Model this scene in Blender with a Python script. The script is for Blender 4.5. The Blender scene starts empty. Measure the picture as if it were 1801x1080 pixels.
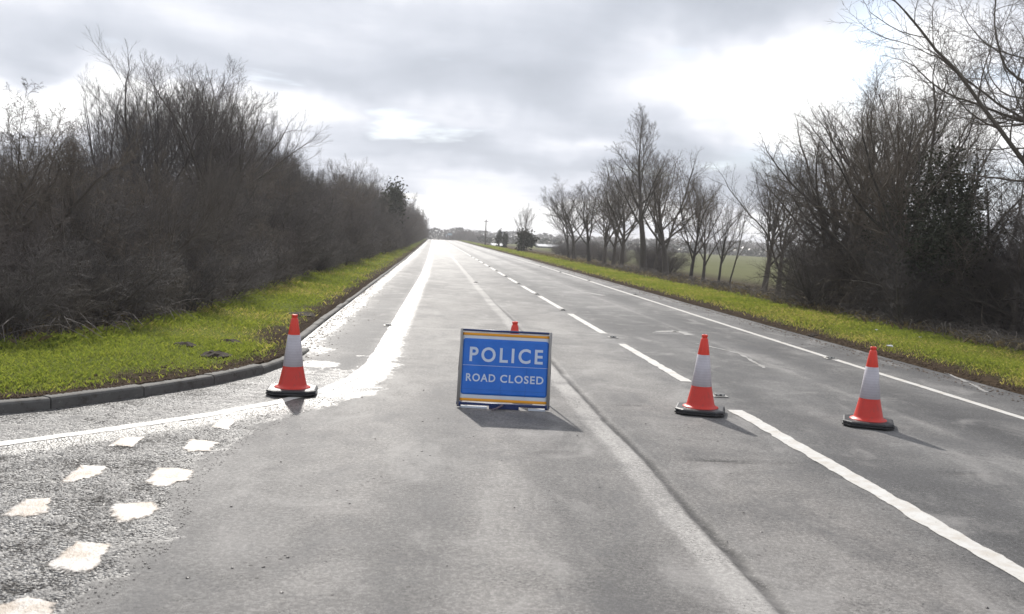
import bpy, math, random
import numpy as np
from mathutils import Vector, Matrix
random.seed(7); rng = np.random.default_rng(7)
S = bpy.context.scene; C = S.collection

# ---------------------------------------------------------------- camera
F, TILT, EYE = 1690.0, math.radians(2.8), 1.6          # focal in photo pixels, camera roll, eye height
def unroll(px, py):
    u, v = px-900.5, 540-py
    return u*math.cos(TILT)-v*math.sin(TILT), u*math.sin(TILT)+v*math.cos(TILT)
_u, _v = unroll(762, 412)
PITCH = math.atan(_v/F); YAW = -math.atan2(_u, math.hypot(F, _v))
FW = Vector((math.sin(YAW)*math.cos(PITCH), math.cos(YAW)*math.cos(PITCH), -math.sin(PITCH)))
RT = Vector((math.cos(YAW), -math.sin(YAW), 0)); UP = RT.cross(FW)
def ray(px, py):
    u, v = unroll(px, py); return FW*F+RT*u+UP*v
def at(px, py, z=0.0):                                   # point of the plane z seen at a photo pixel
    d = ray(px, py); t = (z-EYE)/d.z; return (d.x*t, d.y*t)
def proj(x, y, z):                                       # world -> photo pixel
    p = Vector((x, y, z-EYE)); k = p.dot(FW); u = p.dot(RT)/k*F; v = p.dot(UP)/k*F
    c, s = math.cos(TILT), math.sin(TILT); return 900.5+u*c+v*s, 540-(-u*s+v*c)
def height_for(x, y, ypx_of):                            # height a thing at (x,y) needs to reach the skyline above it
    z = 1.0
    for _ in range(12):
        px, py = proj(x, y, z); target = ypx_of(px); z += (py-target)/F*y
    return z
cam = bpy.data.objects.new('camera', bpy.data.cameras.new('camera')); C.objects.link(cam); S.camera = cam
cx = RT*math.cos(TILT)+UP*math.sin(TILT); cy = -RT*math.sin(TILT)+UP*math.cos(TILT)
M = Matrix((cx, cy, -FW)).transposed().to_4x4(); M.translation = (0, 0, EYE); cam.matrix_world = M
cam.data.sensor_width = 36; cam.data.lens = F/1801*36; cam.data.clip_start = .1; cam.data.clip_end = 6000
cam.data.dof.use_dof = True; cam.data.dof.focus_distance = 9.2; cam.data.dof.aperture_fstop = 4.0

# ---------------------------------------------------------------- sky, sun, exposure
SUN_EL, SUN_AZ = math.radians(35.5), math.radians(-10.0)   # azimuth from +Y, minus = left
S.view_settings.view_transform = 'Standard'; S.view_settings.look = 'None'
S.view_settings.exposure = 0.46; S.view_settings.gamma = 1.0; S.view_settings.use_curve_mapping = False
sun_dir = Vector((math.sin(SUN_AZ)*math.cos(SUN_EL), math.cos(SUN_AZ)*math.cos(SUN_EL), math.sin(SUN_EL)))
sl = bpy.data.lights.new('sun', 'SUN'); sl.energy = 3.4; sl.angle = math.radians(1.2); sl.color = (1, .955, .89)
so = bpy.data.objects.new('sun', sl); C.objects.link(so); so.rotation_euler = (-sun_dir).to_track_quat('-Z', 'Y').to_euler()
so.location = (0, 0, 30)

class NT:
    def __init__(s, tree): s.t = tree; s.n = tree.nodes; s.l = tree.links
    def add(s, typ, **kw):
        n = s.n.new(typ)
        for k, v in kw.items():
            if k.startswith('i_'):
                key = k[2:]; key = int(key) if key.isdigit() else key.replace('_', ' ')
                if isinstance(v, bpy.types.NodeSocket): s.l.new(v, n.inputs[key])
                else: n.inputs[key].default_value = v
            else: setattr(n, k, v)
        return n
    def m(s, op, a, b=0.0, c=None, clamp=False):
        n = s.n.new('ShaderNodeMath'); n.operation = op; n.use_clamp = clamp
        for i, v in enumerate((a, b) if c is None else (a, b, c)):
            if isinstance(v, bpy.types.NodeSocket): s.l.new(v, n.inputs[i])
            else: n.inputs[i].default_value = v
        return n.outputs[0]
    def vm(s, op, a, b=(0, 0, 0)):
        n = s.n.new('ShaderNodeVectorMath'); n.operation = op
        for i, v in enumerate((a, b)):
            if isinstance(v, bpy.types.NodeSocket): s.l.new(v, n.inputs[i])
            else: n.inputs[i].default_value = v
        return n
    def mix(s, f, a, b, typ='MIX'):
        n = s.n.new('ShaderNodeMix'); n.data_type = 'RGBA'; n.blend_type = typ
        for k, v in ((0, f), (6, a), (7, b)):
            if isinstance(v, bpy.types.NodeSocket): s.l.new(v, n.inputs[k])
            else: n.inputs[k].default_value = v if k == 0 else (v if len(v) == 4 else (*v, 1))
        return n.outputs[2]
    def ramp(s, f, lo, hi, a=0.0, b=1.0, smooth=True):
        n = s.n.new('ShaderNodeMapRange'); n.interpolation_type = 'SMOOTHSTEP' if smooth else 'LINEAR'
        s.l.new(f, n.inputs[0])
        for i, v in enumerate((lo, hi, a, b)): n.inputs[i+1].default_value = v
        return n.outputs[0]
    def noise(s, vec, scale, detail=4, rough=.5, dist=0.0, col=False):
        n = s.add('ShaderNodeTexNoise', i_Scale=scale, i_Detail=detail, i_Roughness=rough, i_Distortion=dist)
        s.l.new(vec, n.inputs['Vector']); return n.outputs['Color' if col else 'Fac']
    def attr(s, name): return s.add('ShaderNodeAttribute', attribute_name=name).outputs['Fac']

W = bpy.data.worlds.new('World'); S.world = W; W.use_nodes = True
t = NT(W.node_tree); t.n.clear()
out = t.add('ShaderNodeOutputWorld')
sky = t.add('ShaderNodeTexSky', sky_type='NISHITA', sun_disc=False, sun_elevation=SUN_EL, sun_rotation=-SUN_AZ if False else SUN_AZ % (2*math.pi))
skyc = t.vm('SCALE', sky.outputs[0]); skyc.inputs['Scale'].default_value = .10; skyc = skyc.outputs[0]
d = t.add('ShaderNodeTexCoord').outputs['Generated']
sx = t.add('ShaderNodeSeparateXYZ', i_0=d)
inv = t.m('DIVIDE', 1.0, t.m('ADD', t.m('MAXIMUM', sx.outputs[2], 0), .10))
pl = t.add('ShaderNodeCombineXYZ', i_0=t.m('MULTIPLY', sx.outputs[0], inv), i_1=t.m('MULTIPLY', sx.outputs[1], inv)).outputs[0]
wn = t.vm('SUBTRACT', t.noise(d, 5.5, 4, .55, col=True), (.5, .5, .5))
wn2 = t.vm('SCALE', wn.outputs[0]); wn2.inputs['Scale'].default_value = .13
dw = t.vm('ADD', d, wn2.outputs[0]).outputs[0]
n1 = t.noise(pl, 1.15, 7, .52, .3); n2 = t.noise(dw, 3.2, 6, .55)
val = t.m('ADD', t.m('MULTIPLY', t.m('SUBTRACT', n1, .5), 1.1), t.m('MULTIPLY', t.m('SUBTRACT', n2, .5), .95))
def blob(px, py, rx, ry, w, acc):
    c = ray(px, py).normalized(); kx, kz = F/rx, F/ry
    q = t.vm('MULTIPLY', t.vm('SUBTRACT', dw, tuple(c)).outputs[0], (kx, kx, kz)); L = t.vm('LENGTH', q.outputs[0]).outputs['Value']
    g = t.ramp(L, 0.25, 1.45, w, 0.0)
    return t.m('ADD', acc, g)
acc = t.m('ADD', val, .27)
for b in ((1260, 130, 190, 90, .62), (1380, 50, 240, 70, .12), (1480, 190, 200, 120, .60), (1700, 170, 220, 130, .6), (30, 160, 170, 40, .8), (120, 40, 330, 50, -.25),
          (830, 368, 330, 45, .75), (1180, 390, 300, 45, .6), (1060, 262, 170, 20, .3), (740, 205, 240, 26, .26), (930, 310, 220, 16, .3),
          (330, 190, 230, 45, .40), (1650, 430, 300, 120, .4), (560, 10, 520, 45, -.22), (1290, -10, 330, 60, -.40), (1420, 150, 60, 30, -.2), (1000, 150, 300, 40, -.08),
          (600, 120, 420, 60, -.22), (960, 90, 300, 60, -.22), (1290, 285, 170, 45, -.60), (700, 170, 300, 40, -.12), (850, 262, 260, 22, -.22), (150, 60, 300, 40, -.10)):
    acc = blob(*b, acc)
# brighter cloud round the veiled sun
cs = t.vm('DOT_PRODUCT', d, tuple(sun_dir)).outputs['Value']
acc = t.m('ADD', acc, t.ramp(cs, .80, 1.0, 0, .8))
cr = t.add('ShaderNodeValToRGB', i_0=acc); e = cr.color_ramp.elements
e[0].position = 0.0; e[0].color = (.40, .43, .485, 1); e[1].position = 1.0; e[1].color = (1.05, 1.05, 1.05, 1)
for p, c_ in ((.25, (.475, .505, .565)), (.5, (.575, .60, .66)), (.80, (.78, .79, .83))):
    k = e.new(p); k.color = (*c_, 1)
blue = blob(1545, 80, 75, 70, 1.0, blob(1350, 262, 110, 30, .35, blob(1780, 330, 90, 60, .5, t.m('ADD', t.ramp(n1, .40, .30, 0, .5), 0))))
blue = t.m('MULTIPLY', blue, .75, clamp=True)
bluecol = t.mix(.55, t.vm('MULTIPLY', skyc, (1.5, 1.5, 1.5)).outputs[0], (.62, .74, .93, 1))
col = t.mix(blue, cr.outputs[0], bluecol)
col = t.mix(t.ramp(sx.outputs[2], 0, -.05), col, (.30, .30, .29, 1))
bg = t.add('ShaderNodeBackground', i_Color=col, i_Strength=1.0); t.l.new(bg.outputs[0], out.inputs[0])

# ---------------------------------------------------------------- helpers
def meta(o, label=None, cat=None, group=None, kind=None):
    for k, v in (('label', label), ('category', cat), ('group', group), ('kind', kind)):
        if v: o[k] = v
    return o
def mesh(name, V, Fc, mats, smooth=False, mat_idx=None, attrs=None):
    me = bpy.data.meshes.new(name)
    V = np.asarray(V, np.float32); 
    if isinstance(Fc, np.ndarray):
        k = Fc.shape[1]; n = len(Fc)
        me.vertices.add(len(V)); me.vertices.foreach_set('co', V.ravel())
        me.loops.add(n*k); me.loops.foreach_set('vertex_index', Fc.astype(np.int32).ravel())
        me.polygons.add(n); me.polygons.foreach_set('loop_start', np.arange(0, n*k, k, dtype=np.int32))
        me.update(calc_edges=True)
    else:
        me.from_pydata([tuple(v) for v in V.tolist()], [], Fc)
    for m_ in (mats if isinstance(mats, (list, tuple)) else [mats]): me.materials.append(m_)
    if mat_idx is not None: me.polygons.foreach_set('material_index', np.asarray(mat_idx, np.int32))
    if smooth: me.polygons.foreach_set('use_smooth', np.ones(len(me.polygons), bool))
    for k, v in (attrs or {}).items():
        a = me.attributes.new(k, 'FLOAT', 'POINT'); a.data.foreach_set('value', np.asarray(v, np.float32))
    me.update(); return me
def link(name, me, parent=None, loc=None):
    o = bpy.data.objects.new(name, me); C.objects.link(o)
    if parent: o.parent = parent
    if loc is not None: o.location = loc
    return o
class MB:
    def __init__(s): s.v = []; s.f = []; s.mi = []
    def add(s, v, f, mi=0):
        b = len(s.v); s.v += [tuple(p) for p in v]; s.f += [tuple(i+b for i in q) for q in f]; s.mi += [mi]*len(f)
    def box(s, x0, x1, y0, y1, z0, z1, mi=0, b=0.0):
        if b <= 0:
            v = [(x, y, z) for z in (z0, z1) for y in (y0, y1) for x in (x0, x1)]
            s.add(v, [(0, 2, 3, 1), (4, 5, 7, 6), (0, 1, 5, 4), (2, 6, 7, 3), (0, 4, 6, 2), (1, 3, 7, 5)], mi)
        else:
            r = lambda q, z: [(x0+q, y0, z), (x1-q, y0, z), (x1, y0+q, z), (x1, y1-q, z), (x1-q, y1, z), (x0+q, y1, z), (x0, y1-q, z), (x0, y0+q, z)]
            rr = lambda z: [(x0+2*b, y0+b, z), (x1-2*b, y0+b, z), (x1-b, y0+2*b, z), (x1-b, y1-2*b, z), (x1-2*b, y1-b, z), (x0+2*b, y1-b, z), (x0+b, y1-2*b, z), (x0+b, y0+2*b, z)]
            rings = [rr(z0), r(b, z0+b), r(b, z1-b), rr(z1)]
            v = sum(rings, []); f = []
            for k in range(3):
                for i in range(8): f.append((k*8+i, k*8+(i+1) % 8, k*8+8+(i+1) % 8, k*8+8+i))
            f += [tuple(range(7, -1, -1)), tuple(range(24, 32))]; s.add(v, f, mi)
    def lathe(s, prof, n=28, mi=0, cap=True):
        v = []; f = []
        for r, z in prof:
            for i in range(n): a = 2*math.pi*i/n; v.append((r*math.cos(a), r*math.sin(a), z))
        for k in range(len(prof)-1):
            for i in range(n): f.append((k*n+i, k*n+(i+1) % n, (k+1)*n+(i+1) % n, (k+1)*n+i))
        if cap: f.append(tuple(range((len(prof)-1)*n, len(prof)*n)))
        s.add(v, f, mi)
    def tube(s, a, b, r, n=10, mi=0, r2=None):
        a, b = Vector(a), Vector(b); d = (b-a).normalized(); u = d.orthogonal().normalized(); w = d.cross(u); r2 = r2 or r
        v = [a+(u*math.cos(2*math.pi*i/n)+w*math.sin(2*math.pi*i/n))*r for i in range(n)]+[b+(u*math.cos(2*math.pi*i/n)+w*math.sin(2*math.pi*i/n))*r2 for i in range(n)]
        s.add(v, [(i, (i+1) % n, n+(i+1) % n, n+i) for i in range(n)]+[tuple(range(n-1, -1, -1)), tuple(range(n, 2*n))], mi)
    def build(s, name, mats, parent=None, smooth=False, loc=None):
        return link(name, mesh(name, s.v, s.f, mats, smooth, s.mi), parent, loc)

def material(name):
    m = bpy.data.materials.new(name); m.use_nodes = True; n = NT(m.node_tree); n.b = n.n['Principled BSDF']; return m, n
def simple(name, col, rough=.6, spec=.5, var=.15, scale=20, bump=0.0, bscale=60, tr=0.0, coord='Object', metal=0.0):
    m, n = material(name); co = n.add('ShaderNodeTexCoord').outputs[coord]
    f = n.noise(co, scale, 4, .6)
    c = n.mix(f, tuple(x*(1-var) for x in col), tuple(min(1, x*(1+var)) for x in col)); n.l.new(c, n.b.inputs['Base Color'])
    n.b.inputs['Roughness'].default_value = rough; n.b.inputs['Specular IOR Level'].default_value = spec; n.b.inputs['Metallic'].default_value = metal
    if bump:
        bp = n.add('ShaderNodeBump', i_Strength=bump, i_Distance=.01, i_Height=n.noise(co, bscale, 3, .6)); n.l.new(bp.outputs[0], n.b.inputs['Normal'])
    return m

# ---------------------------------------------------------------- ground geometry
KERB = np.array([(-40, 5.6), (-16, 5.8), (-9, 6.05), (-6, 6.55), (-4.6, 7.1), (-3.9, 7.48), (-3.39, 7.9), (-3.02, 8.25), (-2.68, 8.72), (-2.25, 9.42), (-1.90, 10.15),
                 (-1.66, 10.95), (-1.56, 11.8), (-1.56, 12.6), (-1.82, 13.2), (-1.80, 17), (-1.74, 30), (-1.6, 60), (-1.5, 140), (-1.5, 700)], float)
WOOD = np.array([(-40, 8.0), (-10, 8.7), (-7, 9.2), (-5.3, 9.9), (-4.45, 10.7), (-3.98, 12.1), (-3.72, 14.1), (-3.62, 17.6), (-3.67, 24.4), (-3.46, 37), (-2.85, 79), (-2.75, 150), (-2.75, 700)], float)
def sdist(P, x, y):                                     # signed distance to a polyline, positive on its left
    best = np.full(x.shape, 1e9); sg = np.ones(x.shape)
    for (ax, ay), (bx, by) in zip(P[:-1], P[1:]):
        dx, dy = bx-ax, by-ay; tt = np.clip(((x-ax)*dx+(y-ay)*dy)/(dx*dx+dy*dy), 0, 1)
        qx, qy = x-ax-tt*dx, y-ay-tt*dy; dd = np.hypot(qx, qy); s_ = np.sign(dx*(y-ay)-dy*(x-ax))
        m_ = dd < best-1e-9; best = np.where(m_, dd, best); sg = np.where(m_, s_, sg)
    return best*sg
def sm(x, a, b): q = np.clip((x-a)/(b-a), 0, 1); return q*q*(3-2*q)
def rnd2(x, y, s, seed=0):                              # cheap smooth noise
    r = np.random.default_rng(seed); v = 0
    for i in range(7):
        a, p, q = r.uniform(0, 6.28), r.uniform(0, 6.28), r.uniform(.6, 1.7)*s
        v = v+np.sin((x*math.cos(a)+y*math.sin(a))*q+p+1.7*np.sin((x*math.sin(a)-y*math.cos(a))*q*.7+p*2))
    return v/7
def crest(y): return -1.2*np.clip((y-290)/100, 0, 1.6)**2
XR = lambda y: 7.12+.3*np.clip((y-20)/60, 0, 1)+.0*y
def ground_z(x, y, dk=None):
    if dk is None: dk = sdist(KERB, x, y)
    dr = x-XR(y)+rnd2(x, y, 1.5, 5)*.06
    left = -.09+.185*sm(dk, .02, .11)+.07*sm(dk, .2, 1.6)-.12*sm(dk, 3.2, 9)+.02*rnd2(x, y, 3, 1)*sm(dk, .2, .6)
    right = -.09+.12*sm(dr, -.05, .25)+.11*sm(dr, .2, .9)-.35*sm(dr, 3.0, 6)-.25*sm(dr, 12, 60)+.02*rnd2(x, y, 3, 2)*sm(dr, .2, .6)
    z = np.where(x < 2, left, right)+crest(y)
    return z
def grid(xs, ys):
    X, Y = np.meshgrid(xs, ys); nx, ny = len(xs), len(ys)
    i = np.arange(nx*ny).reshape(ny, nx); Fq = np.stack([i[:-1, :-1], i[:-1, 1:], i[1:, 1:], i[1:, :-1]], -1).reshape(-1, 4)
    return X.ravel(), Y.ravel(), Fq
def spaced(segs):
    o = []
    for a, b, st in segs: o += list(np.arange(a, b-1e-6, st))
    o.append(segs[-1][1]); return np.array(o)

# materials of the ground ------------------------------------------------------
m_ground, n = material('verge_earth')
co = n.add('ShaderNodeTexCoord').outputs['Object']
g, dirt, field = n.attr('grass'), n.attr('dirt'), n.attr('field')
f1, f2, f3 = n.noise(co, 1.3, 5, .6), n.noise(co, 14, 4, .7), n.noise(co, 90, 3, .7)
gc = n.mix(f1, (.075, .105, .018), (.15, .17, .032)); gc = n.mix(n.ramp(f2, .45, .8), gc, (.17, .15, .06))
litter = n.mix(n.ramp(f2, .3, .75), (.030, .022, .016), (.09, .07, .05)); litter = n.mix(n.ramp(f3, .5, .8), litter, (.13, .10, .075))
dc = n.mix(n.ramp(f2, .3, .7), (.024, .017, .011), (.078, .055, .036))
c = n.mix(n.m('ADD', g, n.m('MULTIPLY', n.m('SUBTRACT', f2, .5), .5), clamp=True), litter, gc)
fc = n.mix(n.noise(co, .05, 4, .5), (.085, .105, .042), (.165, .155, .08)); c = n.mix(field, c, fc)
c = n.mix(n.m('ADD', dirt, n.m('MULTIPLY', n.m('MULTIPLY', n.m('SUBTRACT', f2, .5), .9), n.ramp(dirt, 0, .3)), clamp=True), c, dc)
n.l.new(c, n.b.inputs['Base Color']); n.b.inputs['Roughness'].default_value = .95; n.b.inputs['Specular IOR Level'].default_value = .03
bp = n.add('ShaderNodeBump', i_Strength=.8, i_Distance=.03, i_Height=n.m('ADD', f2, n.m('MULTIPLY', f3, .4))); n.l.new(bp.outputs[0], n.b.inputs['Normal'])

xs = spaced([(-1800, -300, 150), (-300, -60, 20), (-60, -20, 4), (-20, -9, .5), (-9, -1.0, .07), (-1.0, 6.6, .4), (6.6, 11, .08), (11, 20, .4), (20, 60, 4), (60, 300, 20), (300, 1800, 150)])
ys = spaced([(-60, -10, 10), (-10, 5, 1), (5, 22, .1), (22, 40, .3), (40, 80, 1), (80, 420, 6), (420, 1000, 40), (1000, 3600, 200)])
X, Y, Fq = grid(xs, ys); dk = sdist(KERB, X, Y); Z = ground_z(X, Y, dk)
dwd = sdist(WOOD, X, Y); dr = X-XR(Y)
gl = (1-sm(dwd, -.25, .1))*sm(dk, .1, .3); gr = sm(dr, .3, .7)*(1-sm(dr+.4*rnd2(X, Y, 1.2, 9), 2.1, 2.9))
gg = np.where(X < 2, gl, gr)
dd = np.where(X < 2, (1-sm(dk+.3*rnd2(X, Y, 3, 3), .22, .80)), (1-sm(dr+.2*rnd2(X, Y, 4, 4), .3, .8)))
ff = np.maximum(sm(dr, 8, 14), sm(-X, 45, 60))
# mole hills: real bumps of dark earth
MOLES = [(at(378, 620, .15), .17), (at(325, 608, .15), .12), (at(405, 600, .15), .14), (at(530, 549, .15), .26), (at(1432, 583, .1), .10)]
link_ground = mesh('ground', np.stack([X, Y, Z], 1), Fq, m_ground, True, attrs={'grass': gg, 'dirt': dd, 'field': ff})
meta(link('ground', link_ground), kind='structure')

# ---------------------------------------------------------------- road
m_road, n = material('wet_and_dry_asphalt')
co = n.add('ShaderNodeTexCoord').outputs['Object']
wet, band, crack, coarse, far_, dusty, track = [n.attr(k) for k in ('wet', 'band', 'crack', 'coarse', 'far', 'dusty', 'track')]
str_co = n.vm('MULTIPLY', co, (1, .35, 1)).outputs[0]
big = n.noise(str_co, .55, 5, .6, .4); mid = n.noise(co, 4.5, 5, .65, .3); fine = n.noise(co, 34, 4, .75); grit = n.noise(co, 150, 2, .8)
base = n.mix(n.ramp(big, .32, .68), (.15, .149, .15), (.27, .264, .257))
base = n.mix(n.m('MULTIPLY', dusty, n.ramp(mid, .25, .75, .35, 1)), base, (.42, .395, .37))
base = n.mix(n.m('MULTIPLY', track, .70), base, (.085, .085, .089))
pat = n.noise(n.vm('MULTIPLY', co, (1, 1.5, 1)).outputs[0], 11, 5, .7, .5); base = n.mix(n.ramp(pat, .55, .74, 0, .55), base, (.10, .098, .10)); base = n.mix(n.ramp(pat, .45, .28, 0, .45), base, (.36, .34, .32))
base = n.mix(n.ramp(mid, .42, .72, 0, .50), base, (.13, .127, .128))
base = n.mix(n.m('MULTIPLY', band, .85, clamp=True), base, (.60, .575, .545))
base = n.mix(n.ramp(fine, .54, .40, 0, .6), n.vm('SCALE', base).outputs[0], base)
for nd in n.n:
    if nd.bl_idname == 'ShaderNodeVectorMath' and nd.operation == 'SCALE' and not nd.inputs['Scale'].is_linked: nd.inputs['Scale'].default_value = .55
sc_src = [nd for nd in n.n if nd.bl_idname == 'ShaderNodeVectorMath' and nd.operation == 'SCALE'][0]
prev = [l for l in n.l if l.to_node.bl_idname == 'ShaderNodeMix' and l.from_node == sc_src][0]
base_in = prev.to_node.inputs[7].links[0].from_socket; n.l.new(base_in, sc_src.inputs[0])
base = n.mix(n.ramp(grit, .58, .74, 0, .65), base, (.55, .53, .50)); base = n.mix(n.ramp(grit, .44, .28, 0, .8), base, (.055, .052, .05))
vs = n.add('ShaderNodeTexVoronoi', i_Scale=9.0); n.l.new(co, vs.inputs['Vector'])
base = n.mix(n.m('MULTIPLY', n.ramp(vs.outputs['Distance'], .13, .07), n.ramp(n.noise(co, 2.2, 2), .5, .65)), base, (.035, .030, .028))
base = n.mix(n.m('MULTIPLY', crack, n.ramp(fine, .2, .6, .55, 1)), base, (.040, .038, .037))
vor = n.add('ShaderNodeTexVoronoi', i_Scale=60.0); n.l.new(co, vor.inputs['Vector'])
wv = n.m('ADD', wet, n.m('MULTIPLY', n.m('ADD', n.m('MULTIPLY', n.m('SUBTRACT', mid, .5), 1.3), n.m('MULTIPLY', n.m('SUBTRACT', n.noise(n.vm('MULTIPLY', co, (1, .4, 1)).outputs[0], 22, 4, .6), .5), 1.3)), .95))
sp2 = n.noise(n.vm('MULTIPLY', co, (1, 1.4, 1)).outputs[0], 48, 3, .85, .2); lowf = n.noise(co, 2.6, 4, .6)
base = n.mix(n.m('MULTIPLY', n.ramp(sp2, .53, .64), n.ramp(lowf, .44, .58, .0, 1.0)), base, (.040, .038, .038)); base = n.mix(n.m('MULTIPLY', n.ramp(sp2, .44, .30), n.ramp(lowf, .60, .4, .0, .5)), base, (.55, .53, .50))
lf2 = n.noise(n.vm('MULTIPLY', co, (1, .55, 1)).outputs[0], 1.5, 5, .68, .6); base = n.mix(n.ramp(lf2, .48, .70, 0, .58), base, (.085, .084, .087)); base = n.mix(n.ramp(lf2, .50, .30, 0, .38), base, (.36, .345, .33))
wm = n.m('MULTIPLY', n.ramp(wv, .36, .78), n.ramp(wet, .02, .3))
wcol = n.mix(n.ramp(vor.outputs['Color'], .2, .9), (.018, .016, .015), (.13, .12, .11))
wcol = n.mix(n.ramp(fine, .60, .75, 0, .35), wcol, (.24, .21, .18))
base = n.mix(wm, base, wcol)
n.l.new(base, n.b.inputs['Base Color'])
cw = n.m('MULTIPLY', wm, coarse)
fk = n.m('ADD', n.m('MULTIPLY', n.noise(n.vm('MULTIPLY', co, (1, .9, 1)).outputs[0], 42, 3, .8), 1.0), n.m('MULTIPLY', n.m('SUBTRACT', lowf, .5), .45))
fleck = n.ramp(fk, .43, .56)
dullc = n.m('MULTIPLY', cw, n.m('SUBTRACT', 1.0, fleck))
rough = n.m('ADD', .66, n.m('MULTIPLY', wm, -.24)); rough = n.m('SUBTRACT', rough, n.m('MULTIPLY', far_, .12)); rough = n.m('ADD', rough, n.m('MULTIPLY', n.m('SUBTRACT', fine, .5), .12)); rough = n.m('SUBTRACT', rough, n.m('MULTIPLY', cw, .03))
n.l.new(rough, n.b.inputs['Roughness'])
spec = n.m('ADD', .16, n.m('MULTIPLY', wm, .72)); spec = n.m('ADD', spec, n.m('MULTIPLY', far_, n.m('SUBTRACT', .22, n.m('MULTIPLY', track, .22)))); spec = n.m('ADD', spec, n.m('MULTIPLY', band, .03))
spec = n.m('ADD', spec, n.m('MULTIPLY', cw, 1.5)); spec = n.m('MULTIPLY', spec, n.m('SUBTRACT', 1.0, n.m('MULTIPLY', dullc, .97))); spec = n.m('MULTIPLY', spec, n.ramp(big, .3, .7, .75, 1.2)); n.l.new(spec, n.b.inputs['Specular IOR Level'])
hgt = n.m('ADD', n.m('MULTIPLY', grit, .35), n.m('MULTIPLY', fine, .8)); hgt = n.m('ADD', hgt, n.m('MULTIPLY', n.m('MULTIPLY', vor.outputs['Distance'], cw), -5.0)); hgt = n.m('SUBTRACT', hgt, n.m('MULTIPLY', crack, 1.2))
bp = n.add('ShaderNodeBump', i_Strength=.7, i_Distance=.008, i_Height=hgt); n.l.new(bp.outputs[0], n.b.inputs['Normal'])

xs = spaced([(-40, -12, 2), (-12, -5, .25), (-5, -.1, .035), (-.1, 1.35, .09), (1.35, 1.85, .022), (1.85, 6.8, .09), (6.8, 7.6, .03)])
ys = spaced([(-40, 2, 3), (2, 12, .05), (12, 20, .12), (20, 45, .3), (45, 130, 1.5), (130, 480, 6)])
X, Y, Fq = grid(xs, ys)
wl = [at(*p) for p in ((590, 705), (500, 735), (440, 762), (400, 800), (345, 840), (320, 900), (285, 960), (205, 1030), (130, 1080), (60, 1180))]
WB = np.array([(-.55, 9.55)]+wl+[(-3.0, 2.0)], float)
LINE = np.array([(-30, 5.0), (-9, 5.35), (-5.0, 5.85), (-3.8, 6.3), (-2.93, 6.84), (-2.38, 7.45), (-1.85, 8.08), (-1.39, 8.78), (-1.02, 9.55), (-.80, 10.5), (-.70, 11.6), (-.66, 13), (-.62, 16.35), (-.52, 24.8), (-.36, 38), (-.25, 64), (-.2, 140), (-.2, 480)], float)
dk = sdist(KERB, X, Y); dl = sdist(LINE, X, Y)           # dl<0: right of the white line
db = sdist(WB, X, Y)
jag = .07*rnd2(X*1.6, Y*.9, 4, 21)+.06*rnd2(X, Y, 13, 22)
stripA = (1-sm(dk*-1+jag, .12, .60))*sm(Y, 11.5, 13)*(.78+.35*rnd2(X*1.5, Y*.8, 3.2, 24))
wB = .27+.12*(1-sm(Y, 10, 14))
stripB = sm(-dl, -.02, .03)*(1-sm(-dl+jag*.3, wB*.25, wB+.22))*sm(Y, 8.6, 10.2)*1.05
lin = (1-sm(np.abs(dl+.14)+jag*.6, .12, .55))*(1-sm(Y, 9.4, 11))*(.72+.35*sm(X, -3.2, -1.2)+.2*rnd2(X, Y, 3, 26))
reg = (1-sm(db*-1 if False else -db+jag*2, -.10, .14)) if False else None
inside = sm(np.where(Y < 9.6, -1, 0)*0+(-1)*sdist(WB, X, Y)+jag*2.0, -.08, .16)*(Y < 9.8)     # WB runs towards the camera: region on its right hand
mouth = (sm(dl, 0, .1))*(1-sm(Y, 10.2, 12.2))*(.52+.25*(1-sm(-dk, .1, .45))+.30*rnd2(X, Y, 2.4, 30)+.12)
wetv = np.maximum.reduce([stripA, stripB, lin, inside*.72*sm(-dl, -.3, .0), mouth, .34*sm(Y, 60, 180), .5*(1-sm(np.abs(X-7.0)+jag, .1, .3))*sm(Y, 12, 20)])
for (px, py, rx, ry) in ((645, 626, .16, .12), (560, 640, .3, .35), (905, 545, .1, .1), (1010, 515, .5, .25), (1185, 586, .5, .25), (1060, 515, .4, .2)):
    qx, qy = at(px, py); wetv = np.maximum(wetv, .8*(1-sm(np.hypot((X-qx)/rx, (Y-qy)/ry)+jag*2, .6, 1.15)))
coarse = np.maximum(inside*(1-.75*(1-sm(np.abs(dl+.14), .1, .4))*(Y > 6.5)), .8*mouth); coarse = np.maximum(coarse, .45*stripA)
xj = 1.64+.03*rnd2(X*0, Y, 1.3, 40)-.05*sm(Y, 12, 30)
bandv = 1.15*sm(X, xj-.27+.05*rnd2(X, Y, 6, 41), xj-.17)*(1-sm(X, xj-.06, xj-.02))*(.75+.35*rnd2(X, Y, 3, 42))
bandv = np.maximum(bandv, .30*(1-sm(np.abs(X-4.80)+.02*rnd2(X, Y, 5, 43), .03, .09)))
bandv = np.maximum(bandv, .55*(1-sm(np.abs(Y-16.35-(X-1)*.03), .02, .09))*(X > -.5)*(X < 3))
crk = (1-sm(np.abs(X-xj-.005-.02*rnd2(X, Y, 9, 44)), .012, .055))*(.8+.6*rnd2(X, Y, 2.2, 45))*sm(16-Y, -14, 6)
def trans(px0, py0, px1, py1, w=.034, a=1.0):
    global crk
    (ax, ay), (bx, by) = at(px0, py0), at(px1, py1)
    yy = ay+(X-ax)/(bx-ax)*(by-ay)+.03*rnd2(X, X*0, 6, int(px0))
    crk = np.maximum(crk, a*(1-sm(np.abs(Y-yy), w*.4, w*1.6))*sm(X, ax, ax+.1)*(1-sm(X, bx-.15, bx))*(.75+.5*rnd2(X, Y, 5, int(px1))))
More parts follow.
